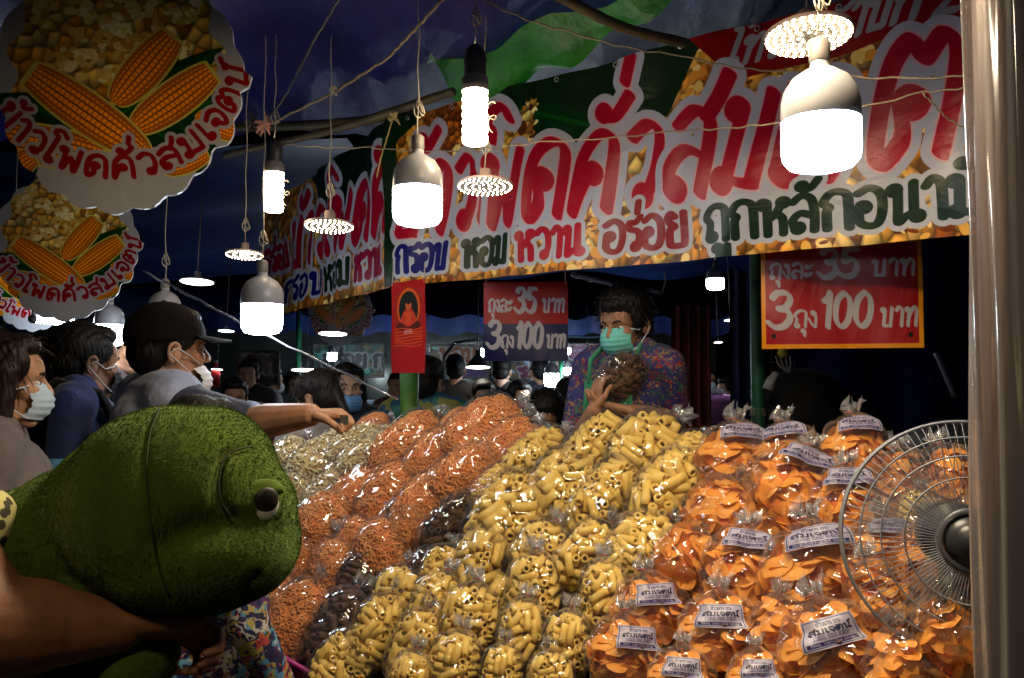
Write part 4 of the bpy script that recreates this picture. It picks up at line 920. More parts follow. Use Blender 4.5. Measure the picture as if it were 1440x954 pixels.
BAGS = [
 # cream curls
 ('C', 408, 700, 62, 85, 25, 'half hidden by the plush toy snout'), ('C', 404, 645, 55, 60, 40, 'farthest left, touching the plush toy forehead'), ('C', 468, 690, 62, 105, 38, 'leaning right between the orange bags and plush toy'),
 ('C', 462, 645, 58, 110, 58, 'lying beneath the woman looking down'), ('C', 530, 640, 62, 110, 62, 'uppermost in the cream row beside the orange bags'), ('C', 505, 628, 50, 90, 62, 'behind the cream row with bluish shine'),
 # orange crisps
 ('O', 566, 625, 68, 120, 50, 'shiny ended, below the woman in blue mask'), ('O', 680, 610, 76, 116, 52, 'highest, before the black haired head'), ('O', 612, 645, 66, 95, 45, 'between the two tallest orange ones'),
 ('O', 718, 628, 62, 90, 55, 'right of the highest one, beside the yellow tubes'), ('O', 655, 675, 76, 115, 58, 'in the middle, above the dark brown bag'), ('O', 500, 692, 62, 90, 42, 'leaning against the last cream bag'),
 ('O', 548, 700, 72, 98, 30, 'standing centrally in the orange part'), ('O', 603, 712, 80, 120, 48, 'just left of the upper dark brown bag'), ('O', 457, 742, 82, 92, 28, 'right of the plush toy eye'),
 ('O', 505, 762, 56, 62, 20, 'small, wedged low between two larger ones'), ('O', 541, 775, 72, 84, 12, 'with a tied top above the dark brown bags'), ('O', 466, 800, 62, 78, 8, 'tied, just left of the dark brown bags'),
 ('O', 425, 790, 52, 76, 12, 'beside the plush toy mouth'), ('O', 413, 880, 80, 132, 32, 'largest at the lower left edge of the counter'), ('O', 372, 862, 62, 110, 35, 'in shade under the plush toy chin'), ('O', 690, 690, 46, 70, 50, 'peeping out below the leftmost yellow bag'),
 ('O', 522, 602, 34, 52, 55, 'small distant one beside the flowered shirt'), ('O', 640, 592, 30, 44, 50, 'tiny distant one right of the flowered shirt'), ('O', 580, 745, 60, 70, 30, 'filling the gap above the tied one'),
 # brown
 ('K', 632, 735, 62, 108, 42, 'leaning at the border of orange and yellow bags'), ('K', 592, 800, 50, 62, 30, 'small, between the orange and yellow bags'), ('K', 505, 815, 62, 72, 12, 'with a tied top below the orange bags'), ('K', 466, 885, 76, 118, 30, 'lowest, with tubes showing at the counter edge'),
 # yellow
 ('Y', 832, 628, 76, 116, 42, 'under the vendor hands with a bright reflection'), ('Y', 912, 630, 80, 114, 44, 'at the top below the vendor elbow'), ('Y', 750, 640, 60, 104, 55, 'lying at the top left of the yellow part'), ('Y', 972, 632, 46, 60, 50, 'small, behind the first orange chip bag'),
 ('Y', 938, 690, 92, 128, 45, 'large, next to the orange chips at mid height'), ('Y', 850, 703, 78, 132, 42, 'in the middle between two big yellow ones'), ('Y', 792, 682, 82, 116, 40, 'below the brightly reflecting top one'), ('Y', 717, 728, 96, 142, 42, 'big one lying right of the upper dark brown bag'),
 ('Y', 672, 790, 80, 96, 18, 'with a twisted top below the big lying one'), ('Y', 760, 778, 74, 88, 30, 'deep in the middle of the yellow part'), ('Y', 822, 782, 78, 108, 42, 'with tubes side by side in the middle'), ('Y', 905, 768, 78, 112, 48, 'below the large one by the orange chips'),
 ('Y', 868, 800, 60, 80, 40, 'squeezed above the tied one next to the labelled bags'), ('Y', 752, 830, 78, 86, 5, 'round, tied, at the centre front'), ('Y', 848, 842, 84, 96, 4, 'with tube ends facing out, left of the labelled bag'), ('Y', 560, 838, 70, 76, 15, 'uppermost beside the small dark brown bags'),
 ('Y', 612, 858, 72, 96, 18, 'behind the front row, second from the left'), ('Y', 530, 892, 74, 108, 22, 'next to the lowest dark brown bag'), ('Y', 583, 915, 76, 104, 18, 'in the front row, third from the left'), ('Y', 660, 872, 78, 92, 10, 'left of centre in the second front row'),
 ('Y', 640, 936, 78, 84, 12, 'at the bottom edge left of centre'), ('Y', 732, 895, 80, 96, 10, 'below the round tied one at the centre'), ('Y', 796, 910, 76, 92, 10, 'just left of the lowest labelled bag'), ('Y', 706, 950, 76, 62, 8, 'cut by the bottom edge at the centre'),
 ('Y', 774, 958, 74, 60, 5, 'cut by the bottom edge right of centre'), ('Y', 482, 936, 70, 92, 38, 'at the counter corner under the brown one'), ('Y', 700, 690, 60, 84, 45, 'behind the big lying one'), ('Y', 575, 965, 78, 70, 10, 'cut by the bottom edge, leftmost but one'), ('Y', 620, 806, 58, 78, 22, 'above the second row by the small brown bag'),
 # orange chips
 ('A', 1035, 655, 90, 104, 3, 'first at the top left of the chips', 2), ('A', 1106, 645, 80, 92, -2, 'second at the top, before the black bundle', 2), ('A', 1204, 642, 94, 92, 2, 'third at the top, under the price sign', 2),
 ('A', 1012, 725, 100, 88, 30, 'in shade below the first top one', 0), ('A', 1118, 700, 104, 138, 22, 'large and twisted in the middle of the chips', 2), ('A', 1196, 722, 84, 112, 2, 'just left of the fan guard', 2),
 ('A', 962, 795, 92, 104, 40, 'leaning beside the yellow tubes', 0), ('A', 1046, 812, 98, 122, 8, 'in the middle of the second chips row', 2), ('A', 1152, 815, 124, 134, -6, 'largest, above the labelled one by the fan', 2),
 ('A', 914, 865, 90, 92, -6, 'round, its label facing front, highest of the labelled group', 1), ('A', 880, 925, 94, 96, 2, 'its label facing front, next to the yellow tubes', 1), ('A', 1014, 897, 98, 106, 2, 'label facing front, centre of the labelled group', 1),
 ('A', 1172, 922, 126, 124, -14, 'with a tilted label, lowest by the fan', 1), ('A', 958, 962, 96, 66, 5, 'its label cut by the bottom edge', 1), ('A', 1243, 855, 92, 116, -8, 'half covered by the lower left of the fan', 0), ('A', 1095, 890, 80, 84, 10, 'in shade between two labelled bags', 0),
 ('A', 1268, 700, 90, 116, 8, 'behind the upper left of the fan guard', 0), ('A', 1338, 700, 96, 116, 0, 'behind the fan hub', 0), ('A', 1246, 780, 84, 92, 0, 'behind the fan guard with a small label strip', 2), ('A', 1322, 800, 104, 120, 0, 'behind the lower fan wires', 0),
 ('A', 1262, 950, 108, 84, 6, 'in the lower right corner below the fan', 0), ('A', 1340, 910, 108, 120, 0, 'low beside the plastic wrapped post', 0), ('A', 1066, 962, 84, 74, 0, 'with a tied top at the bottom edge', 1),
 ('Y', 1296, 740, 60, 90, 10, 'alone among the orange chips behind the fan'),
]
for b_ in BAGS: bag(*b_)
# second layer underneath that shows in the gaps
for k, cx, cy, w_, l in [('O', 470, 775, 70, 'deep beside the plush toy'), ('O', 630, 690, 70, 'deep under the middle orange ones'), ('Y', 800, 740, 80, 'deep under the middle yellow ones'), ('Y', 690, 850, 80, 'deep in a gap at the front centre'),
    ('Y', 880, 740, 80, 'deep in a gap near the orange chips'), ('A', 1070, 760, 90, 'deep under the large twisted one'), ('A', 1000, 850, 90, 'deep behind the labelled group'), ('A', 1110, 950, 90, 'deep between the two lowest labelled ones'), ('A', 1250, 820, 90, 'deep behind the fan guard'), ('Y', 600, 890, 76, 'deep between the front left bags'), ('Y', 830, 880, 76, 'deep behind the front right yellow ones'), ('A', 1180, 780, 90, 'deep left of the fan'), ('O', 540, 740, 70, 'deep behind the central orange one')]:
    bag(k, cx, cy, w_, w_ * 1.1, 20, l, dz=.12)
# ------------------------------------------------------------------ people
def skin(nm, c): return mat(nm, c, .5, .16, 22, .4, 150, sss=.12, spec=.35, bdist=.002)
SK1 = skin('skin_warm', (.42, .22, .13)); SK2 = skin('skin_tan', (.30, .145, .08)); SK3 = skin('skin_light', (.50, .30, .21)); SKD = skin('skin_brown', (.24, .10, .045))
HAIR = mat('black_hair', (.006, .005, .005), .55, .3, 30, .6, 70, stretch=(1, 1, .12), spec=.2); HAIRB = mat('brown_hair', (.011, .006, .005), .5, .3, 30, .6, 70, stretch=(1, 1, .12), spec=.25)
EYEW = mat('eye_white', (.6, .58, .55), .2, .05); IRIS = mat('eye_dark', (.015, .008, .005), .1, .05)
MASKB = mat('mask_pale_blue', (.45, .58, .72), .7, .06, 60, .2, 300); MASKT = mat('mask_teal', (.14, .50, .45), .7, .06, 60, .2, 300); MASKW = mat('mask_white', (.68, .68, .70), .7, .05, 60, .2, 300); MASKK = mat('mask_black', (.012, .012, .014), .7, .1, 60); MASKBL = mat('mask_blue', (.16, .36, .72), .7, .06, 60, .2, 300)
def cloth(n, c, **k): return mat('cloth_' + n, c, k.pop('rough', .8), .15, 10, .5, 16, sheen=.15, bdist=.02, **k)
PANTS = cloth('dark_trousers', (.012, .012, .018)); SHOE = mat('shoe', (.02, .018, .018), .5, .2); 
def Rz(a): return Matrix.Rotation(a, 4, 'Z')
def hand_prims(W, d, n, s=1.0, curl=.9, side=1, spread=.12):    # wrist, finger direction, palm normal; side +1: thumb on d x n side
    d = Vector(d).normalized(); n = Vector(n); n = (n - d * n.dot(d)).normalized(); u = d.cross(n) * side
    W = Vector(W); g = []
    for k in (-1, -.3, .4, 1): g.append(caps(W + u * .016 * k * s, W + d * .078 * s + u * .027 * k * s, .016 * s, .012 * s, 10))
    for k, (off, ln) in enumerate([(1, .90), (.36, 1.0), (-.3, .94), (-.95, .76)]):
        p = W + d * .084 * s + u * .028 * off * s; a = curl * .35; dd = (d + u * off * spread).normalized(); r = .0088 * s
        for j, l in enumerate((.040, .026, .021)):
            v = dd * math.cos(a) + n * math.sin(a); q = p + v * l * ln * s; g.append(caps(p, q, r, r * .9, 8)); p = q; r *= .9; a += curl * (.75 + .12 * j)
    p = W + d * .02 * s + u * .028 * s; v = (d * .75 + u * .6 + n * .2).normalized(); q = p + v * .042 * s; g.append(caps(p, q, .013 * s, .011 * s, 8))
    v2 = (d * .85 - u * .2 + n * (.1 + .3 * curl)).normalized(); q2 = q + v2 * .028 * s; g.append(caps(q, q2, .0105 * s, .0095 * s, 8)); g.append(caps(q2, q2 + (v2 + n * .3).normalized() * .022 * s, .0095 * s, .008 * s, 8))
    return g
def head_prims(H, k=1.0, fem=False):
    g = []
    def E(c, r): g.append(xf(ell(Vector(c) * k, Vector(r) * k, nu=20, nv=14), H))
    def Cp(a, b, r0, r1): g.append(xf(caps(Vector(a) * k, Vector(b) * k, r0 * k, r1 * k), H))
    E((0, -.014, .036), (.074, .094, .084)); E((0, .03, -.045), (.056, .060, .062)); E((0, .062, -.090), (.023, .020, .018)); E((0, .045, .03), (.066, .048, .055))
    for s in (-1, 1):
        E((s * .038, .057, -.020), (.027, .028, .026)); Cp((s * .046, .01, -.075), (s * .018, .062, -.092), .022, .017)
        Cp((s * .012, .088, .024), (s * .044, .074, .022), .0075, .007); E((s * .011, .098, -.028), (.009, .011, .008))
        for a in range(7):
            t0 = -1.2 + a * .55; t1 = t0 + .55
            Cp((s * .079, -.012 - .017 * math.cos(t0), -.006 + .028 * math.sin(t0)), (s * .079, -.012 - .017 * math.cos(t1), -.006 + .028 * math.sin(t1)), .0055, .005)
        E((s * .074, -.006, -.012), (.008, .014, .024))
    Cp((0, .086, .012), (0, .104, -.022), .0075, .0105); E((0, .106, -.027), (.010, .009, .008))
    Cp((-.018, .084, -.056), (.018, .084, -.056), .0068, .0068); Cp((-.015, .083, -.064), (.015, .083, -.064), .0070, .0070)
    return g
def mask_geo(H, k, low=0):
    def f(u, v):
        a = (u - .5) * 2; z = .002 - .092 * v - low; 
        y = .112 - .012 * (2 * v - 1) ** 2 * 2.2 + .0022 * math.sin(v * 32); ang = a * 1.20; R = .068 + .004 * (1 - abs(a)) 
        x = R * math.sin(ang) * 1.02; yy = (y - .068) + R * math.cos(ang); 
        zz = z + .010 * abs(a) ** 2 * (1 - 2 * v) * -1
        return H @ (Vector((x, yy, zz)) * k)
    return grid(f, 24, 18)
def person(label, px, py, D, yaw, H=1.66, z0=0.0, hair='short', sk=None, shirt=None, shirt2=None, pants=None, mask=None, mask_low=0, head=(0, 0), arms=None, vox=.011, hv=.0042, lean=(0, 0), fem=False, hairm=None, sleeves=.55, face=True, hands=None, wide=1.0, skirt_hem=.86, group=None, neck_open=True, name='person', strands=True, arm_r=1.0, hunch=.05):
    sk = sk or SK1; shirt = shirt or PANTS; pants = pants or PANTS; hairm = hairm or HAIR
    hc = P(px, py, D); k = (hc.z - z0) / 1.60 if H is None else H / 1.72
    zt = z0 + 1.60 * k; drop = hc.z - zt                   # the remainder is taken up by bending the knees or stooping
    base = Vector((hc.x, hc.y, z0)); a = math.radians(yaw)
    B = Matrix.Translation(base) @ Rz(-a)                  # local +Y = facing
    t = thing(name, label, 'person', tuple(base), group)
    def L(x, y, z):                                        # body point, bent so that the head lands where it is seen
        f = max(0, min(1, (z - .9) / .7)); zz = z * k + drop * (f if drop < 0 else 1) if z > .9 else z * k + (drop if drop > 0 else drop * 0) * (z / .9)
        if z > .95: zz += hunch * k * min(1, (z - .95) / .4)
        return B @ Vector((x * k * wide - lean[0] * (1.6 - z) * (z > .5), y * k - lean[1] * (1.6 - z) * (z > .5), zz))
    Hm = Matrix.Translation(hc) @ Rz(-a - math.radians(head[0])) @ Matrix.Rotation(math.radians(-head[1]), 4, 'X') @ Matrix.Identity(4)
    hk = k * 1.02
    RB = Rz(-a).to_3x3()
    def tor(infl):
        i = infl; kk = k
        g = [ell(L(0, 0, .95), ((.165 + i) * kk * wide, (.115 + i) * kk, .12 * kk + i), RB), ell(L(0, 0, 1.10), ((.15 + i) * kk * wide, (.10 + i) * kk, .15 * kk), RB), ell(L(0, .01, 1.26), ((.165 + i) * kk * wide, (.108 + i) * kk, .165 * kk), RB),
             caps(L(-.15, -.01, 1.385), L(.15, -.01, 1.385), (.058 + i) * kk), caps(L(-.07, -.015, 1.42), L(.07, -.015, 1.42), (.05 + i) * kk)]
        if fem: g += [ell(L(s * .07, .085, 1.26), ((.06 + i) * kk,) * 3, RB) for s in (-1, 1)]
        return g
    neck = [caps(L(0, -.02, 1.40), Hm @ (Vector((0, -.022, -.06)) * hk), .056 * k, .050 * k)]
    AR = {}
    for s, nm in ((-1, 'L'), (1, 'R')):
        sh = L(s * .185, -.01, 1.375)
        if arms and nm in arms: e, wr = [Vector(q) for q in arms[nm]]
        else: e = L(s * .235, -.03, 1.09); wr = L(s * .235, .09, .86)
        AR[nm] = (sh, e, wr)
    hd = blob(head_prims(Hm, hk, fem) + [caps(Hm @ (Vector((0, -.022, -.05)) * hk), L(0, -.02, 1.40), .052 * k, .056 * k)], hv, 2)
    v = hd[0]; Hi = np.array(Hm.inverted()); q = v @ Hi[:3, :3].T + Hi[:3, 3]
    for s in (-1, 1):                                       # eye sockets
        d2 = ((q[:, 0] / hk - s * .031) / .016) ** 2 + ((q[:, 2] / hk - .002) / .010) ** 2
        push = np.exp(-d2) * .007 * (q[:, 1] > .03); v = v - (np.array(Hm.to_3x3()) @ np.array([0, 1, 0]))[None] * push[:, None]
    gs = [(v, hd[1])]
    body = tor(-.004) + neck
    for nm in ('L', 'R'):
        sh, e, wr = AR[nm]
        if hands and nm in hands:
            hw = hands[nm]; body.append(caps(sh, e, .050 * k, .041 * k)); body.append(caps(e, e.lerp(wr, .2), .041 * k, .039 * k))
            gs.append(blob([caps(e, e.lerp(wr, .35), .040 * k * arm_r, .041 * k * arm_r), caps(e.lerp(wr, .35), wr, .041 * k * arm_r, .027 * k * arm_r)] + hand_prims(wr, *hw), .0032, 2))
        else:
            body += [caps(sh, e, .050 * k, .041 * k), caps(e, wr, .039 * k, .026 * k), ell(wr + (wr - e).normalized() * .05, (.035, .035, .045))] + hand_prims(wr, (wr - e), RB @ Vector((-1 if nm == 'R' else 1, 0, 0)), 1.25, .7)
    for s in (-1, 1): body += [caps(L(s * .09, 0, .9), L(s * .10, .02, .5), .085 * k, .055 * k), caps(L(s * .10, .02, .5), L(s * .10, -.02, .09), .052 * k, .037 * k)]
    gs.append(blob(body, vox, 3)); part('body', merge(*gs), sk, t)
    for s in (-1, 1): part('shoe', blob([ell(L(s * .10, .04, .05), (.048 * k, .125 * k, .045 * k), RB), ell(L(s * .10, -.02, .08), (.045 * k, .06 * k, .05 * k), RB)], .014, 2), SHOE, t)
    part('trousers', blob([g for s in (-1, 1) for g in (caps(L(s * .085, 0, .9), L(s * .10, .02, .5), .10 * k, .075 * k), caps(L(s * .10, .02, .5), L(s * .10, -.02, .13), .075 * k, .062 * k))] + [ell(L(0, 0, .93), (.175 * k * wide, .125 * k, .13 * k), RB)], vox * 1.2, 3), pants, t)
    g = tor(.016); cuffs = []
    for nm in ('L', 'R'):
        sh, e, wr = AR[nm]
        if sleeves <= 1: g.append(caps(sh, sh.lerp(e, sleeves), .066 * k, .060 * k)); cuffs.append((sh.lerp(e, sleeves - .05), sh.lerp(e, sleeves + .14), .062 * k))
        else: g += [caps(sh, e, .064 * k, .054 * k), caps(e, e.lerp(wr, sleeves - 1), .054 * k, .042 * k)]
    g.append(tube([L(0, 0, skirt_hem), L(0, 0, 1.0)], [.19 * k, .178 * k], 20))
    sg = blob(g, vox * .8, 3); so = part('shirt', sg, shirt, t)
    if shirt2:                                              # contrasting yoke / sleeve cuffs
        for a_, b_, r_ in cuffs: part('sleeve_cuff', tube([a_.lerp(b_, .0), a_.lerp(b_, .5), b_], [r_ * 1.02, r_ * 1.06, r_ * 1.04], 20), shirt2, so)
    if neck_open: part('collar', tube([L(.066 * math.cos(q_), .052 * math.sin(q_) - .012, 1.452 - .018 * math.sin(q_)) for q_ in np.linspace(0, 2 * PI, 20)], .011 * k, 8, False), shirt2 or shirt, so)
    # face details
    if face:
        for s in (-1, 1):
            e = part('eye', xf(ell(Vector((s * .031, .0735, .0015)) * hk, (.0120 * hk, .0115 * hk, .0062 * hk), nu=14, nv=10), Hm), EYEW, t)
            part('iris', xf(ell(Vector((s * .0305, .0815, .001)) * hk, (.0055 * hk, .0045 * hk, .0055 * hk), nu=10, nv=8), Hm), IRIS, e)
            part('eyebrow', xf(tube([Vector(q_) * hk for q_ in ((s * .016, .0945, .021), (s * .031, .0905, .0265), (s * .048, .075, .022))], [.0028 * hk, .0034 * hk, .0015 * hk], 6), Hm), hairm, t)
        part('lips', xf(merge(ell(Vector((0, .0865, -.0565)) * hk, (.021 * hk, .0065 * hk, .0045 * hk)), ell(Vector((0, .0860, -.0640)) * hk, (.018 * hk, .0070 * hk, .0055 * hk))), Hm), mat('lips', (.32, .10, .08), .4, .1), t)
    # hair
    def hp(c, r): return xf(ell(Vector(c) * hk, Vector(r) * hk, nu=22, nv=16), Hm)
    if hair != 'none':
        hg = [hp((0, -.024, .048), (.083, .098, .088)), hp((0, -.06, .0), (.07, .06, .07)), hp((0, .035, .092), (.062, .05, .034))]
        for s in (-1, 1): hg += [hp((s * .066, -.0, .045), (.018, .055, .05))]
        if hair == 'bushy': hg += [hp((0, -.01, .075), (.09, .10, .075)), hp((0, .055, .082), (.058, .04, .030))] + [hp((s * .07, .012, .03), (.018, .035, .05)) for s in (-1, 1)]
        if hair in ('long', 'tied'): hg += [hp((s * .066, .018, .05), (.022, .045, .055)) for s in (-1, 1)]
        if hair == 'long':
            for s in (-1, 1):
                for j in range(3): hg.append(xf(caps(Vector((s * .074, .01 - j * .03, .03)) * hk, Vector((s * (.085 + .01 * j), -.005 - j * .03, -.24 - .03 * j)) * hk, .030 * hk, .020 * hk), Hm))
            hg.append(xf(caps(Vector((0, -.08, .0)) * hk, Vector((0, -.095, -.26)) * hk, .06 * hk, .05 * hk), Hm))
        if hair == 'tied': hg += [xf(caps(Vector((0, -.10, .02)) * hk, Vector((0, -.14, -.12)) * hk, .03 * hk, .022 * hk), Hm)]
        hv_, hf_ = blob(hg, hv * 1.3, 1)
        ns = np.sin(hv_[:, 0] * 260 + hv_[:, 1] * 190) * np.sin(hv_[:, 2] * 120 + hv_[:, 1] * 230) * .0016; c0_ = np.array(Hm @ Vector((0, 0, .02))); dd = hv_ - c0_; dd /= np.linalg.norm(dd, axis=1)[:, None]
        ho = part('hair', (hv_ + dd * ns[:, None], hf_), hairm, t)
        if strands:
            V = []; F = []; rg = np.random.default_rng(int(px)); ln = .028 if hair in ('short', 'bushy') else .055; idx = rg.integers(0, len(hv_), 900 if hair != 'bushy' else 1500)
            dn = (Hm.to_3x3() @ Vector((0, .25, -1))).normalized()
            for i in idx:
                p_ = hv_[i]; o_ = dd[i]; tn = np.array(dn) - o_ * float(np.dot(np.array(dn), o_)); e_ = p_ + tn * ln * rg.uniform(.5, 1.1) * hk + o_ * ln * rg.uniform(.05, .35 if hair != 'bushy' else .6) * hk + rg.normal(size=3) * .004
                w__ = rg.normal(size=3); w__ = w__ / np.linalg.norm(w__) * .0011; m_ = (p_ + e_) / 2 + o_ * .004; b_ = len(V)
                V += [p_ - w__, p_ + w__, m_ + w__ * .8, m_ - w__ * .8, e_]; F += [(b_, b_ + 1, b_ + 2, b_ + 3), (b_ + 3, b_ + 2, b_ + 4)]
            part('loose_strands', (V, F), hairm, ho)['kind'] = 'stuff'
    if mask:
        mo = part('face_mask', mask_geo(Hm, hk, mask_low), mask, t)
        for s in (-1, 1):
            for zz in (-.004, -.084): part('ear_loop', xf(tube([Vector(q_) * hk for q_ in ((s * .064, .062, zz - mask_low * .8), (s * .076, .03, zz * .6 - .012), (s * .084, -.004, -.012 + (.018 if zz > -.01 else -.02)), (s * .083, -.03, -.008))], .0016 * hk, 6), Hm), MASKW, mo)
    return t, Hm, hk, L, AR

# woman at the far left
person('woman with long dark hair and pale surgical mask at the far left edge', 2, 540, 2.0, 62, 1.62, hair='long', hairm=HAIRB, sk=SK1, shirt=cloth('grey', (.12, .10, .11)), mask=MASKB, fem=True, vox=.010, hv=.0035)
# man with backpack
NAVY = cloth('navy', (.012, .028, .13)); LBL = cloth('light_blue', (.12, .38, .72)); WHC = cloth('white_patch', (.6, .62, .66))
t, Hm, hk, L, AR = person('man in navy and light blue sports shirt with black mask and backpack', 120, 512, 2.75, 72, 1.72, hair='short', sk=SK2, shirt=NAVY, shirt2=LBL, mask=MASKK, vox=.011, hv=.004, head=(-32, 4), hunch=.07)
def patch(L_, pts, m, nm, par):                     # cloth panel lying on the chest
    g = grid(lambda u, v: (Vector(pts[0]).lerp(Vector(pts[1]), u)).lerp(Vector(pts[3]).lerp(Vector(pts[2]), u), v), 6, 6)
    part(nm, ([tuple(L_(x, .155 - .9 * x * x - .02 * (z > 1.33) * (z - 1.33) * 10, z)) for x, y, z in g[0]], g[1]), m, par)
patch(L, [(.0, 0, 1.25), (.13, 0, 1.25), (.12, 0, 1.42), (.02, 0, 1.42)], LBL, 'blue_panel', t)
patch(L, [(.0, 0, 1.20), (.14, 0, 1.20), (.13, 0, 1.26), (.0, 0, 1.26)], WHC, 'white_panel', t)
for s in (-1, 1): part('backpack_strap', tube([L(s * .12, .12, 1.15), L(s * .125, .135, 1.28), L(s * .12, .06, 1.42), L(s * .11, -.06, 1.46), L(s * .11, -.14, 1.38)], .017, 8), BLK, t)
bp = thing('backpack', 'black backpack worn by the man in the navy and light blue shirt', 'backpack', tuple(L(0, -.2, 1.2)))
part('bag_body', blob([ell(L(0, -.2, 1.2), (.15, .10, .22), Rz(-1.26).to_3x3()), ell(L(0, -.24, 1.1), (.12, .08, .12), Rz(-.84).to_3x3())], .014, 3), BLK, bp)
# man in cap, reaching
SH = P(318, 577, 2.50); EL = P(372, 597, 2.42); WR = P(441, 588, 2.34)
GRY = cloth('grey_yoke', (.30, .34, .50)); NV2 = cloth('dark_navy', (.015, .018, .04))
t, Hm, hk, L, AR = person('man in dark cap with mask under his chin, reaching his arm over the snacks', 240, 494, 2.5, 50, 1.72, hair='short', sk=SK1, shirt=NV2, shirt2=cloth('cuff_blue', (.25, .3, .5)), mask=MASKW, mask_low=.045, vox=.010, hv=.0035, head=(2, -2),
    arms={'R': (P(348, 596, 2.42), P(436, 584, 2.30)), }, hands={'R': (Vector((1, .1, .05)), Vector((-.1, .1, -1)), .98, 2.1, -1)}, sleeves=.95, arm_r=1.2, strands=False, hunch=.055)
def shell(g_, m, nm, par): part(nm, g_, m, par)
yo = blob([caps(L(-.14, -.03, 1.40), L(.13, -.03, 1.40), .086), ell(L(0, -.035, 1.34), (.165, .125, .10), Rz(-math.radians(50)).to_3x3())], .010, 3); part('grey_yoke', yo, GRY, t)
cp = thing('baseball_cap', 'dark brown baseball cap on the man with the mask under his chin', 'cap', tuple(Hm @ Vector((0, 0, .1))))
CAPM = mat('cap_cloth', (.007, .005, .005), .9, .2, 20, .2, 60, spec=.1)
dome = ell(Vector((0, -.016, .046)) * hk, (.092 * hk, .113 * hk, .097 * hk), nu=28, nv=20)
keep = [f for f in dome[1] if all(dome[0][i][2] > .030 * hk - .25 * max(0, -dome[0][i][1] - .02) for i in f)]
part('crown', xf((dome[0], keep), Hm), CAPM, cp)
def brim(u, v):
    a = (u - .5) * 2.1; R0 = .088; R1 = .084 + .080 * math.cos(a * .75) ** .5 if abs(a) < 1.9 else .08; R = R0 + (R1 - R0) * v
    return Hm @ (Vector((R * math.sin(a) * 1.0, R * math.cos(a) * 1.05 - .002, .044 - .02 * abs(a) * v * .7 - .012 * v)) * hk)
b1 = grid(brim, 20, 8); b2 = grid(lambda u, v: brim(1 - u, v) + Vector((0, 0, -.004)), 20, 8); part('brim', merge(b1[:2], b2[:2]), CAPM, cp)
part('button', xf(ell(Vector((0, -.016, .139)) * hk, (.008,) * 3), Hm), CAPM, cp)
money = tag(obj('banknote', mesh('banknote', grid(lambda u, v: P(478 + 12 * u, 584 + 12 * v, 2.24 - .01 * u), 4, 4), cloth('note', (.1, .1, .08)))), 'small dark banknote pinched in the reaching hand', 'banknote')
TAT = mat('tattoo', (.08, .05, .06), .6, .2)
# vendor
VS = pattern_mat('flowered_blue', [(.012, .015, .12), (.02, .02, .16), (.22, .015, .02), (.012, .012, .1), (.015, .015, .11), (.28, .16, .03), (.02, .02, .13), (.012, .015, .12), (.03, .10, .05)], 62, .8, 1.2)
APR = cloth('green_apron', (.02, .20, .10))
vW = P(833, 578, 2.72); vE = P(858, 640, 2.9)
t, Hm, hk, L, AR = person('stall vendor in blue flowered shirt, green apron and teal mask holding a bag', 880, 458, 3.0, 214, 1.66, z0=.10, hair='bushy', sk=SK2, shirt=VS, shirt2=cloth('cuff_grey', (.22, .18, .2)), mask=MASKT, head=(10, 10), vox=.009, hv=.0032, wide=.86, sleeves=.8, hunch=.075,
    arms={'R': (P(806, 636, 2.98), P(836, 576, 2.80)), 'L': (P(946, 588, 2.98), P(886, 580, 2.80))},
    hands={'R': (Vector((.12, .0, .95)), Vector((.9, .35, .0)), .88, .95, -1), 'L': (Vector((-.95, .05, .22)), Vector((0, .3, 1)), 1.0, .55, 1)})
def apr(u, v):
    x = (u - .5) * .30 * (.7 + .3 * v); z = 1.33 - .42 * v; return L(x, .148 - .5 * x * x + .004 * math.sin(u * 20 + v * 5), z)
part('apron', grid(apr, 20, 16), APR, t)
for s in (-1, 1): part('apron_strap', tube([L(s * .09, .14, 1.32), L(s * .10, .11, 1.40), L(s * .085, .03, 1.455), L(s * .07, -.04, 1.46)], .008, 8), APR, t)
em = [L(.0 + .02 * math.cos(q_), .152, 1.06 + .02 * math.sin(q_)) for q_ in np.linspace(0, 2 * PI, 16)]
part('apron_emblem', tube(em, .003, 5, False), WHC, t)
tag(obj('vendor_platform', mesh('vendor_platform', box((.5, 3.1, .05), (1.6, .7, .1)), mat('planks', (.1, .07, .04), .8), False)), 'low wooden platform under the stall vendor behind the heap', 'platform')
# the brown bag in the vendor's hands
bk = bag('K', 872, 530, 62, 74, 205, 'held up in the vendor hands', dz=0); bk.name = 'bag_of_cocoa_tubes'
o_ = bk.matrix_basis.translation; bk.matrix_basis.translation = P(866, 528, 2.70)
del bk['group']
sc_ = 2.62 / pileD(872, 530); bk.matrix_basis = Matrix.Translation(P(874, 530, 2.84)) @ (Matrix.Translation(-bk.matrix_basis.translation) @ bk.matrix_basis) 

# women in the middle distance
person('woman in grey blouse looking down behind the cream bags', 446, 562, 3.45, -60, 1.52, hair='tied', hairm=HAIRB, sk=SK1, shirt=cloth('pale_grey', (.24, .21, .20)), head=(-6, 14), fem=True, vox=.012, hv=.0045, sleeves=1.5)
person('woman in dark top with bright blue mask pulled under her mouth', 488, 546, 4.1, 165, 1.56, hair='long', sk=SK3, shirt=cloth('dark_top', (.014, .018, .032)), mask=MASKBL, mask_low=.028, head=(-6, 2), fem=True, vox=.013, hv=.005, sleeves=1.6)
HAW = pattern_mat('flowered_teal', [(.01, .06, .13), (.015, .1, .16), (.18, .17, .03), (.01, .05, .1), (.03, .14, .1), (.01, .07, .16), (.1, .12, .04)], 14, .8, 1.2)
person('man in teal flowered shirt seen from behind the green post', 600, 540, 4.0, 20, 1.70, hair='short', sk=SK2, shirt=HAW, vox=.012, hv=.005, face=False)
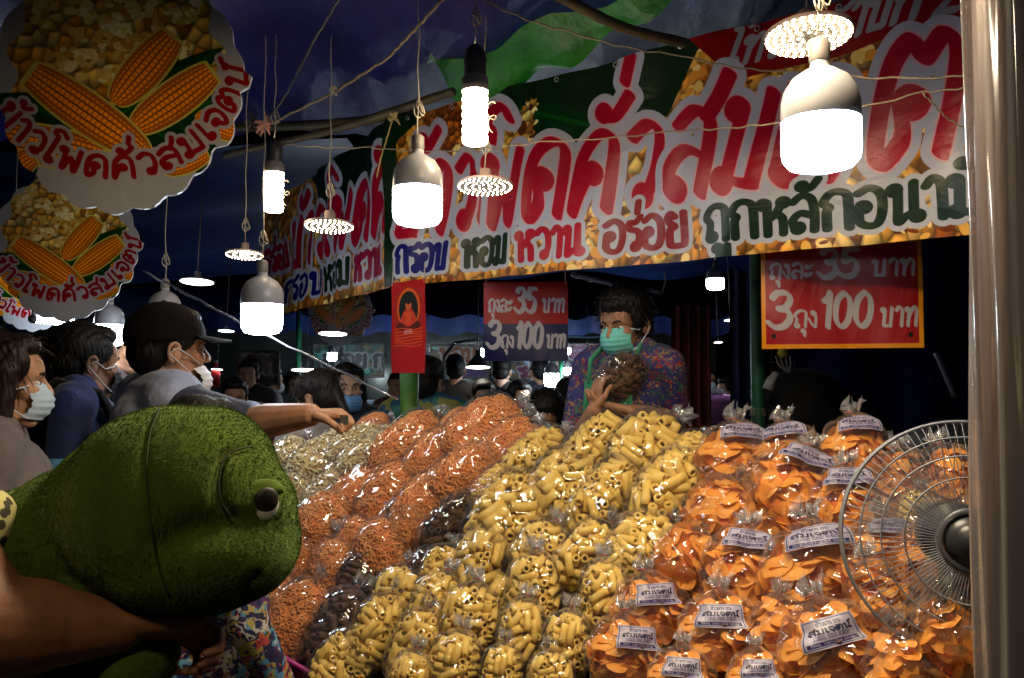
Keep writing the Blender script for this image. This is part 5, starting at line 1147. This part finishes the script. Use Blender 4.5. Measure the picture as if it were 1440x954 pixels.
person('child in teal mask peering over behind the yellow bags', 768, 592, 3.3, 200, 1.40, hair='bushy', sk=SK2, shirt=cloth('blue_tee', (.02, .06, .12)), mask=MASKT, head=(0, 12), vox=.012, hv=.0048)
person('dark haired person bending behind the highest orange bag', 700, 590, 3.5, 190, 1.45, hair='short', sk=SK2, shirt=cloth('dark_grey', (.02, .02, .022)), head=(0, 35), vox=.013, hv=.005)
person('pale face with a white mask just behind the woman at the left edge', 55, 553, 2.75, 195, 1.52, hair='long', sk=SK3, shirt=BLK, mask=MASKW, mask_low=.03, fem=True, vox=.013, hv=.0048)
person('person in dull grey shirt behind the man with the backpack', 172, 492, 3.7, 100, 1.66, hair='short', sk=SK2, shirt=cloth('taupe', (.085, .06, .055)), vox=.013, hv=.006, face=False)
# patterned shopper hidden behind the plush toy
COM = pattern_mat('doodle_print', [(.012, .015, .07), (.01, .01, .05), (.35, .28, .08), (.02, .02, .08), (.40, .05, .05), (.08, .25, .42), (.015, .01, .05), (.45, .42, .4), (.3, .15, .02), (.08, .02, .12)], 42, .6, 1.4, .4)
person('shopper in a busy doodle printed dress standing between plush toy and counter', 286, 626, 2.05, 40, 1.52, hair='tied', hairm=HAIR, sk=SK2, shirt=COM, pants=COM, fem=True, vox=.012, hv=.005, sleeves=1.95, face=False, skirt_hem=.6, wide=1.15, strands=False)
# crowd
DK = [cloth('crowd_%s' % n, c) for n, c in (('black', (.010, .010, .012)), ('ink', (.012, .015, .03)), ('brown', (.03, .018, .014)), ('olive', (.03, .035, .018)), ('wine', (.05, .012, .016)))]
LT = cloth('crowd_white', (.36, .35, .34)); YLW = cloth('crowd_yellow', (.25, .2, .03)); STR = pattern_mat('striped', [(.3, .3, .3), (.02, .02, .02)], 30, .8, .1, .1, (.2, .2, 2))
CR = [(382, 538, 6.0, 60, 'short', LT, MASKW, 'thin person in white shirt and mask at the far left of the crowd'), (350, 528, 5.6, 190, 'short', DK[0], None, 'dark figure facing us left of the person in the white shirt'), (412, 545, 6.2, 120, 'long', DK[0], None, 'dark long haired figure right of the person in the white shirt'),
 (640, 522, 5.2, 10, 'short', DK[0], None, 'tall dark head right of the man in the teal flowered shirt'), (618, 536, 5.8, 150, 'short', STR, None, 'person in dark and pale striped top far behind'), (705, 524, 5.4, 5, 'short', DK[0], None, 'broad dark figure seen from behind below the blue price sign'),
 (757, 524, 5.8, 350, 'short', DK[1], None, 'dark figure seen from behind right of the broad one'), (730, 560, 5.2, 170, 'long', YLW, None, 'figure in dull yellow between two dark backs'), (680, 560, 5.0, 170, 'short', DK[1], MASKBL, 'small person with blue mask low in the crowd'),
 (800, 556, 5.0, 30, 'long', DK[0], None, 'dark figure left of the vendor hands'), (560, 545, 5.4, 200, 'short', DK[4], None, 'dark red clothed figure right of the woman with blue mask'), (330, 560, 4.6, 160, 'short', DK[2], None, 'dim brown figure above the reaching arm'),
 (205, 560, 4.6, 170, 'short', DK[0], None, 'dim figure hidden between the backpack man and the cap man'), (992, 538, 5.6, 175, 'short', DK[2], MASKB, 'tiny masked face right of the red curtain'), (1024, 550, 5.8, 250, 'short', LT, MASKW, 'small person in white beside the blue curtain'), (530, 556, 6.6, 185, 'short', DK[3], None, 'faint figure between the women and the red picture'),
 (445, 528, 7.2, 180, 'short', DK[1], None, 'faint head above the woman looking down'), (590, 524, 7.5, 180, 'short', DK[3], None, 'faint head beside the green post')]
for x, y, D, yw, h, s, m_, l in CR[:13] + CR[13:15]: person(l, x, y, D * 1.2, yw, random.uniform(1.54, 1.72), hair=h, sk=random.choice([SK1, SK2, SK3]), shirt=s, mask=m_, vox=.02, hv=.0075, head=(random.uniform(-25, 25), random.uniform(-4, 8)), fem=h == 'long', sleeves=random.choice([.6, 1.6]), group='market crowd', strands=False, face=D < 6.3, neck_open=False)
# ------------------------------------------------------------------ plush toy and the arm that carries it
def plush_mat():
    m, t, b = new_mat('green_plush'); N = t.nodes; L = t.links
    tc = N.new('ShaderNodeTexCoord'); n1 = N.new('ShaderNodeTexNoise'); n1.inputs['Scale'].default_value = 6; n1.inputs['Detail'].default_value = 5; n1.inputs['Distortion'].default_value = .8
    L.new(tc.outputs['Object'], n1.inputs['Vector']); rp = N.new('ShaderNodeValToRGB'); L.new(n1.outputs['Fac'], rp.inputs[0])
    e = rp.color_ramp.elements; e[0].position = .3; e[0].color = (.024, .058, .004, 1); e[1].position = .75; e[1].color = (.090, .130, .012, 1)
    L.new(rp.outputs[0], b.inputs['Base Color']); b.inputs['Roughness'].default_value = .95; b.inputs['Sheen Weight'].default_value = .5; b.inputs['Sheen Tint'].default_value = (.6, .8, .3, 1); b.inputs['Specular IOR Level'].default_value = .15
    n2 = N.new('ShaderNodeTexNoise'); n2.inputs['Scale'].default_value = 220; n2.inputs['Detail'].default_value = 3; L.new(tc.outputs['Object'], n2.inputs['Vector'])
    bp = N.new('ShaderNodeBump'); bp.inputs['Strength'].default_value = .25; bp.inputs['Distance'].default_value = .002; L.new(n2.outputs['Fac'], bp.inputs['Height']); L.new(bp.outputs[0], b.inputs['Normal'])
    return m
PLM = plush_mat(); SEAM = mat('dark_seam', (.02, .03, .004), .9, .2)
pt = thing('plush_toy', 'large green plush dinosaur toy with a drowsy eye, carried under an arm', 'plush toy', tuple(P(230, 760, 1.0)))
s1 = 1 / FPX
def pe(x, y, rx, ry, rd, D=1.0, rot=0):     # ellipsoid given by its seen outline and its depth
    R = Matrix((C_R, C_F, C_U)).transposed() @ Matrix.Rotation(-math.radians(rot), 3, 'Y')
    return ell(P(x, y, D), (rx * s1 * D, rd, ry * s1 * D), R, 24, 16)
pg = [pe(238, 712, 140, 142, .13), pe(290, 690, 100, 118, .12), pe(338, 765, 80, 78, .105), pe(352, 720, 62, 72, .085), pe(300, 760, 108, 96, .12), pe(250, 768, 100, 86, .12),
      pe(118, 757, 105, 105, .14, 1.05), pe(168, 706, 86, 92, .12, 1.03), pe(55, 805, 120, 122, .15, 1.08), pe(150, 825, 70, 52, .06, .97, 22), pe(190, 925, 55, 60, .07, .97, 0), pe(120, 950, 110, 70, .10, 1.02, 0), pe(60, 900, 120, 100, .12, 1.06)]
pv, pf = blob(pg, .0045, 14, .6)
pv = pv.astype(np.float64)
def dent(c, d, w_, amt):                    # stitched furrow along a line of points
    global pv
    c = np.array([tuple(q) for q in c]); best = np.full(len(pv), 9.)
    for a, b in zip(c[:-1], c[1:]):
        ab = b - a; t_ = np.clip(((pv - a) @ ab) / (ab @ ab), 0, 1); best = np.minimum(best, np.linalg.norm(pv - (a + t_[:, None] * ab), axis=1))
    pv = pv + np.array(d)[None] * (np.exp(-(best / w_) ** 2) * amt)[:, None]
def front(px, py):                          # nearest surface point seen there
    o = np.array((0, 0, EYE)); r = np.array(P(px, py, 1)) - o; r /= np.linalg.norm(r); q = pv - o; t_ = q @ r; dist = np.linalg.norm(q - t_[:, None] * r, axis=1)
    m_ = dist < .006
    if not m_.any(): i = dist.argmin(); return Vector(pv[i])
    i = np.where(m_)[0][t_[m_].argmin()]; return Vector(o + r * t_[i])
smoo = lambda pts: smooth_line(pts, 4)
seam = [front(*q) for q in smoo([(222, 574), (208, 610), (203, 660), (206, 710), (212, 760), (222, 805), (236, 842)])]
dent(seam, C_F, .006, .006)
brow = [front(*q) for q in smoo([(352, 628), (318, 640), (306, 670), (308, 705), (322, 728)])]; dent(brow, C_F, .007, .014)
lid = [front(*q) for q in smoo([(352, 715), (368, 700), (388, 698), (396, 688)])]
cheek = [front(*q) for q in smoo([(225, 765), (270, 742), (330, 738), (380, 730)])]; dent(cheek, C_F, .016, .010)
mouth = [front(*q) for q in smoo([(345, 842), (348, 822), (362, 812)])]; dent(mouth, C_F, .006, .012)
part('plush_skin', (pv, pf), PLM, pt)
for nm, c in (('seam', seam), ('seam', brow)): part(nm, tube([q + C_F * .0052 for q in c], .0012, 6), SEAM, pt)
ec = front(371, 712) + C_F * .006
ER = Matrix((C_R, C_F, C_U)).transposed().to_4x4(); EM = Matrix.Translation(ec) @ ER @ Matrix.Rotation(.6, 4, 'Z')
ew = part('eye', xf(ell((0, 0, 0), (.0155, .006, .0175), nu=24, nv=16), EM), mat('felt_white', (.6, .58, .5), .8, .05), pt)
part('pupil', xf(ell((.0, -.0035, .006), (.0138, .0045, .0142), nu=20, nv=14), EM), mat('felt_black', (.012, .01, .008), .5, .05), ew)
part('eyelid', xf(blob([caps((-.020, .003, .011), (.018, .002, .015), .0058), ell((0, .009, .018), (.022, .009, .010))], .003, 3), EM), PLM, pt)
rg = np.random.default_rng(5); tri = np.array([f[:3] for f in pf]); a_, b_, c_ = pv[tri[:, 0]], pv[tri[:, 1]], pv[tri[:, 2]]
nn = np.cross(b_ - a_, c_ - a_); nn /= np.linalg.norm(nn, axis=1)[:, None] + 1e-12
view = (a_ - np.array((0, 0, EYE))); view /= np.linalg.norm(view, axis=1)[:, None]; ok = (nn * view).sum(1) < .35; ids = np.where(ok)[0]
ch = rg.choice(ids, 120000); w1, w2 = rg.random(len(ch)), rg.random(len(ch)); root = a_[ch] + (b_[ch] - a_[ch]) * w1[:, None] * .8 + (c_[ch] - a_[ch]) * w2[:, None] * .8
comb = np.array(tuple(C_R)) * .5 - np.array(tuple(C_U)) * .55; comb = comb[None] + .5 * np.sin(root * 40) ; tn = comb - nn[ch] * (comb * nn[ch]).sum(1)[:, None]
dr = nn[ch] * .55 + tn * .9 + rg.normal(size=(len(ch), 3)) * .13; dr /= np.linalg.norm(dr, axis=1)[:, None]; ln = rg.uniform(.0022, .0042, len(ch))
sd = np.cross(dr, rg.normal(size=dr.shape)); sd /= np.linalg.norm(sd, axis=1)[:, None]
VV = np.stack([root - sd * .00035, root + sd * .00035, root + dr * ln[:, None]], 1).reshape(-1, 3); me = bpy.data.meshes.new('fur'); me.from_pydata(VV - np.array(tuple(pt.location)), [], np.arange(len(VV)).reshape(-1, 3).tolist()); me.materials.append(PLM)
fo = obj('fur', me, pt); fo['kind'] = 'stuff'
# carrier: torso mostly outside the frame, bent forearm across the toy
LEO = pattern_mat('spotted_cloth', [(.55, .5, .2), (.5, .45, .17), (.6, .55, .24), (.5, .46, .18)], 40, .8, .6)
_t = LEO.node_tree; _b = _t.nodes['Principled BSDF']; _v = _t.nodes.new('ShaderNodeTexVoronoi'); _v.inputs['Scale'].default_value = 75; _c = _t.nodes.new('ShaderNodeTexCoord'); _t.links.new(_c.outputs['Object'], _v.inputs['Vector'])
_r = _t.nodes.new('ShaderNodeValToRGB'); _r.color_ramp.elements[0].position = .38; _r.color_ramp.elements[0].color = (.03, .03, .01, 1); _r.color_ramp.elements[1].position = .44; _r.color_ramp.elements[1].color = (.50, .46, .18, 1)
_t.links.new(_v.outputs['Distance'], _r.inputs[0]); _t.links.new(_r.outputs[0], _b.inputs['Base Color'])
ct = thing('person', 'brown bare forearm and spotted shirt edge of the person carrying the plush toy', 'person', (-.72, .95, 0))
E_ = P(-25, 880, .84); Wr = P(168, 884, .92); Sh = P(-260, 520, .9)
fa = [caps(Sh, E_, .055, .050, 16), caps(E_, E_.lerp(Wr, .35), .050, .048, 16), caps(E_.lerp(Wr, .3), Wr, .049, .026, 16)]
hp_ = hand_prims(Wr, (C_R * .75 + C_F * .75 - C_U * .25), (C_F * -.4 + C_R * .3 - C_U * .9), .92, 1.5, 1)
arm = blob(fa + hp_, .0035, 5)
def cl(x, y, z): return Vector((-1.0 + x, .98 + y, z))
torso = blob([ell(cl(0, 0, .95), (.19, .13, .15)), ell(cl(0, 0, 1.2), (.19, .13, .2)), caps(cl(-.17, 0, 1.36), cl(.15, 0, 1.36), .07), caps(cl(0, 0, 1.4), cl(0, 0, 1.55), .055), caps(cl(-.1, 0, .9), cl(-.1, 0, .08), .09, .04), caps(cl(.1, 0, .9), cl(.1, 0, .08), .09, .04), caps(cl(-.19, 0, 1.36), cl(-.26, .05, 1.05), .05, .042), caps(cl(-.26, .05, 1.05), cl(-.2, .2, .95), .042, .03)], .013, 3)
hh = blob(head_prims(Matrix.Translation(cl(0, 0, 1.66)) @ Rz(-.4)), .005, 2)
part('body', merge(arm, torso, hh), SKD, ct)
sh_ = blob([ell(cl(0, 0, .95), (.215, .15, .15)), ell(cl(0, 0, 1.2), (.215, .15, .2)), caps(cl(-.17, 0, 1.37), cl(.16, 0, 1.37), .085), caps(Sh, Sh.lerp(E_, .5), .075, .07), caps(cl(-.19, 0, 1.36), cl(-.24, .02, 1.18), .07, .065),
            pe(-30, 745, 50, 62, .05, .93), pe(-70, 760, 60, 90, .08, .95), pe(-30, 962, 90, 32, .04, .90)], .008, 3)
part('spotted_shirt', sh_, LEO, ct)
part('trousers', blob([caps(cl(-.1, 0, .9), cl(-.1, 0, .12), .115, .07), caps(cl(.1, 0, .9), cl(.1, 0, .12), .115, .07)], .02, 2), PANTS, ct)
part('hair', blob([ell(cl(0, -.03, 1.70), (.085, .10, .09))], .008, 2), HAIR, ct)
# ------------------------------------------------------------------ fan
CHR = mat('fan_wire', (.27, .27, .29), .4, .1, metal=.2); HUB = mat('fan_hub', (.03, .032, .036), .35, .15, 30); BLD = mat('fan_blade', (.16, .16, .18), .25, .1, spec=.6, alpha=.45)
FD = 1.55; fc = P(1354, 757, FD); fr = 162 * FD / FPX
fM = Matrix.Translation(fc) @ Rz(math.radians(-16)) @ Matrix.Rotation(math.radians(84), 4, 'X')     # local +Z looks toward the viewer
ft = thing('standing_fan', 'round wire guarded fan standing at the right before the orange chips', 'fan', tuple(fc))
sp = []
for k in range(14): r_ = fr * (.24 + .76 * k / 13); sp.append((r_, .045 * (1 - (k / 13) ** 2.6) + .018 * 0))
wire_me = mesh('guard_wire', tube([(r_, 0, z_ + .03) for r_, z_ in sp], .0007, 5), CHR); wire_bk = mesh('guard_wire', tube([(r_, 0, -z_ * 1.2 - .0) for r_, z_ in sp], .0008, 5), CHR)
for j in range(96):
    M = fM @ Matrix.Rotation(2 * PI * j / 96, 4, 'Z'); M = Matrix.Translation(-Vector(ft.location)) @ M; obj('guard_wire', wire_me, ft, M=M)
    if j % 2 == 0: obj('guard_wire', wire_bk, ft, M=M)
for r_, z_, w_ in ((fr, .03, .003), (fr * 1.0, .0, .003), (fr * .86, .057, .0016), (fr * .70, .068, .0016), (fr * .52, .073, .0015)):
    part('guard_ring', xf(tube([(r_ * math.cos(a), r_ * math.sin(a), z_) for a in np.linspace(0, 2 * PI, 64)], w_, 6, False), fM), CHR, ft)
part('hub_cap', xf(lathe([(.001, .092), (.022, .09), (.026, .084), (.030, .082), (.043, .074), (.046, .062), (.044, .05)], 32), fM), HUB, ft)
part('hub_ring', xf(lathe([(.050, .078), (.056, .078), (.058, .066), (.05, .06)], 32), fM), mat('fan_grey', (.09, .09, .1), .35, .1), ft)
part('motor', xf(lathe([(.001, -.16), (.05, -.155), (.062, -.12), (.062, -.04), (.02, -.035), (.02, .03), (.001, .03)], 24), fM), HUB, ft)
for b_i in range(3):
    def bl(u, v, b_i=b_i):
        a = 2 * PI * b_i / 3 + (u - .5) * (1.35 - .2 * v) + .5 * v; r_ = .03 + (fr * .86 - .03) * v
        return fM @ Vector((r_ * math.cos(a), r_ * math.sin(a), .018 + .035 * (u - .5) * (1 - .4 * v)))
    part('blade', grid(bl, 14, 10), BLD, ft)
ps_ = fM @ Vector((0, 0, -.1)); part('stand_pole', tube([ps_, ps_ + Vector((.0, .02, -.05)), Vector((ps_.x, ps_.y + .02, .03))], .014, 12), HUB, ft)
part('stand_base', lathe([(.001, .04), (.05, .038), (.2, .015), (.21, 0)], 32, Matrix.Translation((ps_.x, ps_.y + .02, 0))), HUB, ft)
# ------------------------------------------------------------------ wrapped post at the right
WP = P(1438, HOR, .92); wr_ = .047
post_t = thing('wrapped_post', 'brown post wrapped in creased clear plastic at the right edge of the view', 'post', (WP.x, WP.y, 0))
part('post', tube([(WP.x, WP.y, 0), (WP.x, WP.y, 2.6)], .040, 24), mat('post_brown', (.32, .22, .19), .6, .3, 3, .3, 25, stretch=(1, 1, .2)), post_t)
def wrapf(u, v):
    a = 2 * PI * u; z = .1 + 2.3 * v
    r_ = wr_ + .004 * math.sin(a * 5 + 1.3 * math.sin(z * 2.2)) + .0025 * math.sin(a * 11 + z * 3) + .0015 * math.sin(a * 3 + z * 9)
    return Vector((WP.x + r_ * math.cos(a), WP.y + r_ * math.sin(a), z))
WRP = film_mat('post_wrap', .26, (.9, .87, .87), bscale=16, strength=.8, gain=2.2, rough=.14, base=.10, cap=.6, stretch=(2.2, 2.2, .12))
part('plastic_wrap', grid(wrapf, 120, 60), WRP, post_t)
# ------------------------------------------------------------------ right hand clutter
bt = thing('black_bundle', 'large rounded black bundle standing behind the top orange chip bags', 'bundle', tuple(P(1130, 600, 3.4)))
part('bundle_cloth', blob([pe(1130, 568, 62, 50, .14, 3.4), pe(1172, 610, 60, 66, .14, 3.45), pe(1200, 660, 70, 90, .15, 3.5), pe(1100, 578, 36, 32, .09, 3.38)], .014, 4), BLK, bt)
GCH = mat('grey_plastic', (.07, .08, .1), .4, .1); cht = thing('plastic_chair', 'grey plastic chair back rising behind the fan', 'chair', tuple(P(1340, 640, 3.0)))
def cb(u, v):
    x = (u - .5) * 2; return P(1350 + 78 * x * (1 - .12 * v * v), 660 - (70 * v) * math.sqrt(max(0, 1 - (abs(x) ** 3) * .8)), 2.9) + C_F * (.05 * x * x)
g1 = grid(cb, 24, 8); g2 = grid(lambda u, v: cb(1 - u, v) + C_F * .02, 24, 8); part('backrest', merge(g1[:2], g2[:2]), GCH, cht)
q_ = P(1350, 660, 2.9); part('seat', box((q_.x, q_.y + .25, q_.z - .3), (.42, .42, .03)), GCH, cht)
for a in (-1, 1):
    for b in (0, 1): part('leg', tube([(q_.x + a * .19, q_.y + .06 + .38 * b, q_.z - .3), (q_.x + a * .22, q_.y + .04 + .44 * b, 0)], .014, 8), GCH, cht)
    part('back_post', tube([(q_.x + a * .16, q_.y + .05, q_.z - .3), (q_.x + a * .17, q_.y + .01, q_.z + .02)], .014, 8), GCH, cht)
CAGE = mat('cage_wire', (.12, .1, .09), .5, .2, metal=.6)
kt = thing('wire_rack', 'dim wire grid rack behind the slim green post', 'rack', tuple(P(1080, 520, 4.2)))
for i in range(9): part('rack_wire', tube([P(1052 + i * 11, 455, 4.2), P(1052 + i * 11, 640, 4.2)], .003, 5), CAGE, kt)
for i in range(8): part('rack_wire', tube([P(1050, 470 + i * 20, 4.2), P(1144, 470 + i * 20, 4.2)], .003, 5), CAGE, kt)
hk_t = thing('hanging_whisk', 'small yellow topped wire whisk hanging below the red price sign', 'whisk', tuple(P(1101, 495, 3.2)))
part('yellow_cap', blob([ell(P(1101, 497, 3.2), (.022, .015, .018)), ell(P(1099, 489, 3.2), (.012, .01, .014))], .005, 2), mat('yellow_plastic', (.65, .5, .05), .4), hk_t)
for k in range(4):
    part('whisk_wire', tube([P(1092 + k * 6, 501, 3.2) + C_F * .01 * math.cos(k), P(1094 + k * 6, 512, 3.19), P(1104 + k * 2, 522 + k, 3.2), P(1110, 516 + k * 2, 3.2)], .003, 6), LBODY, hk_t)
part('twist_tail', tube([P(1092, 524, 3.2), P(1084, 536, 3.2), P(1080, 548, 3.2)], [.012, .018, .022], 8), mat('dull_plastic', (.3, .3, .32), .5), hk_t)
bx = thing('pink_container', 'pink plastic tub with a white cup right of the red curtain', 'container', tuple(P(1014, 590, 5.0)))
part('tub', xf(lathe([(.001, 0), (.11, 0), (.13, .16), (.12, .16), (.10, .01)], 20), Matrix.Translation(P(1016, 594, 5.0))), mat('pink_plastic', (.5, .16, .42), .4), bx); part('cup', xf(lathe([(.001, .0), (.04, 0), (.05, .12), (.045, .12)], 14), Matrix.Translation(P(1006, 576, 4.97))), LBODY, bx)
# ------------------------------------------------------------------ far stalls
def far_print(nm, W, H, basec, texts, seed):
    p = Print(W, H, 160, basec); p.speck(60, [tuple(c * 1.8 for c in basec), (.35, .3, .2), tuple(c * .5 for c in basec)], .02, .09, seed)
    for t_, x0, x1, y, h, c in texts: p.text(t_, x0, x1, y, h, (.022, .016, -.5), c, [(.016, (.5, .5, .5))])
    return img_mat(nm, p.a, .5, .1)
FS = [((440, 540), (484, 530), 9.0, (.14, .30, .28), [('อร่อย กรอบ', .1, 1.1, .1, .13, (.05, .1, .12))], 'pale teal sign board with dim lettering far behind the women'), ((606, 686), (486, 532), 9.2, (.24, .34, .3), [('หอม', .1, .5, .18, .14, (.4, .2, .02)), ('กรอบ', .3, .6, .02, .07, (.15, .05, .3))], 'greenish sign board with orange letters left of the blue price sign'),
      ((690, 800), (500, 534), 9.4, (.3, .36, .42), [('รสเลิศ', .3, .8, .03, .1, (.3, .06, .2))], 'long pale sign board under the blue price sign'), ((795, 862), (484, 524), 9.0, (.08, .36, .3), [('รสดีสั่', .02, .5, .16, .11, (.3, .05, .25))], 'teal sign board with purple letters left of the vendor'),
      ((130, 176), (470, 506), 7.5, (.10, .03, .05), [('ส้ม', .02, .25, .08, .1, (.4, .1, .1))], 'small dark red sign far behind the backpack man'), ((336, 392), (494, 540), 7.0, (.12, .05, .04), [('ราคา', .02, .3, .1, .12, (.3, .2, .15))], 'dim reddish poster above the reaching arm')]
for i, ((x0, x1), (y0, y1), D, c, tx, l) in enumerate(FS):
    a = P(x0, y1, D); b = P(x1, y0, D); W = b.x - a.x; H = b.z - a.z; m_ = far_print('far_sign_%d' % i, W, H, c, tx, i)
    t = thing('stall_sign', l, 'sign', (a.x + W / 2, a.y, a.z), 'sign boards of the far stalls')
    part('printed_face', grid(lambda u, v: (a.x + W * u, a.y + .01 * math.sin(u * 9), a.z + H * v), 20, 4), m_, t); part('frame', tube([a, (b.x, a.y, a.z), b, (a.x, a.y, b.z), a], .015, 6), CAGE, t)
AWN = mat('far_awning', (.012, .035, .16), .5, .3, 3, .4, 8); CTR = mat('far_counter', (.03, .035, .03), .7, .4, 4)
for i, (x, y_, W, D, l) in enumerate([(-3.6, 9.6, 3.0, 2.2, 'dark awning stall far off at the left behind the crowd'), (-.9, 10.0, 2.7, 2.2, 'dark awning stall far behind the middle of the crowd'), (1.6, 10.2, 2.2, 2.2, 'dark awning stall far behind the vendor'), (-7.0, 9.0, 3.4, 2.2, 'dark awning stall at the far left edge')]):
    t = thing('far_stall', l, 'stall', (x, y_, 0), 'far market stalls')
    part('awning', grid(lambda u, v: (x - W / 2 + W * u, y_ - D / 2 + D * v, 2.15 + .5 * v - .05 * math.sin(u * PI * 6) ** 2), 24, 6), AWN, t)
    part('valance', grid(lambda u, v: (x - W / 2 + W * u, y_ - D / 2 - .01 + .01 * math.sin(u * 50), 2.15 - .05 * math.sin(u * PI * 6) ** 2 - .18 * v), 40, 3), AWN, t)
    part('back_wall', grid(lambda u, v: (x - W / 2 + W * u, y_ + D / 2, 2.5 * v), 4, 4), CTR, t)
    part('counter', box((x, y_ - .5, .5), (W * .9, .6, 1.0)), CTR, t)
    for a in (-1, 1): part('stall_post', tube([(x + a * W * .49, y_ - D / 2, 0), (x + a * W * .49, y_ - D / 2, 2.15)], .025, 8), MATS['dark_green_paint'], t)
    for k in range(6):
        gx = x - W * .4 + W * .16 * k; part('goods_box', box((gx, y_ - .5, 1.08 + .04 * (k % 3)), (.28, .35, .16 + .08 * (k % 3))), mat('goods_%d' % (k % 3), [(.1, .03, .02), (.03, .06, .1), (.1, .09, .05)][k % 3], .6), t)
for i, (x0, x1, y0, y1, z0, z1, l) in enumerate([(-7.5, -.9, 4.6, 8.0, 2.75, 2.45, 'dark blue tarpaulin roof over the walkway at the left'), (-.6, 3.2, 4.9, 9.0, 2.8, 2.6, 'dark blue tarpaulin roof over the walkway behind the vendor')]):
    tarp('walkway_tarp', lambda u, v: (x0 + (x1 - x0) * u, y0 + (y1 - y0) * v, z0 + (z1 - z0) * v + .05 * math.sin(u * 14 + v * 3) + .03 * math.sin(v * 17)), AWN, 40, 24, l, 'tarpaulin')
BLH = mat('blue_hoop', (.02, .05, .08), .4)
line('awning_frame', [P(625, 560, 6.6), P(625, 500, 6.6), P(640, 482, 6.6), P(700, 474, 6.6), P(860, 474, 6.6)], .012, BLH, 'thin bluish pipe frame around the far bulbs behind the blue price sign', 'frame')
line('steel_bar', [P(805, 386, 3.6), P(868, 402, 3.4), P(932, 412, 3.3)], .012, mat('dull_steel', (.1, .11, .14), .4, metal=.5), 'dull steel bar slanting behind the banner above the vendor', 'bar')
line('steel_bar', [P(1318, 496, 3.6), P(1345, 560, 3.5)], .016, MATS['dull_steel'], 'grey leaning bar beside the wrapped post', 'bar')
line('bag_wire', [P(934, 380, 3.2), P(936, 396, 3.2), P(931, 412, 3.2)], .003, LBODY, 'short white hook hanging from the banner above the vendor', 'hook')
red_bottle = thing('red_bottle', 'small red bottle on a far shelf right of the cap brim', 'bottle', tuple(P(303, 545, 7.0)))
part('bottle_body', xf(lathe([(.001, 0), (.035, 0), (.037, .12), (.02, .16), (.016, .2), (.001, .2)], 14), Matrix.Translation(P(303, 545, 7.0))), mat('red_plastic', (.5, .02, .02), .4), red_bottle)
part('cap', xf(lathe([(.018, .2), (.018, .225), (.001, .226)], 12), Matrix.Translation(P(303, 545, 7.0))), LBODY, red_bottle)
STAGE.exclude = False
SC.camera = cam
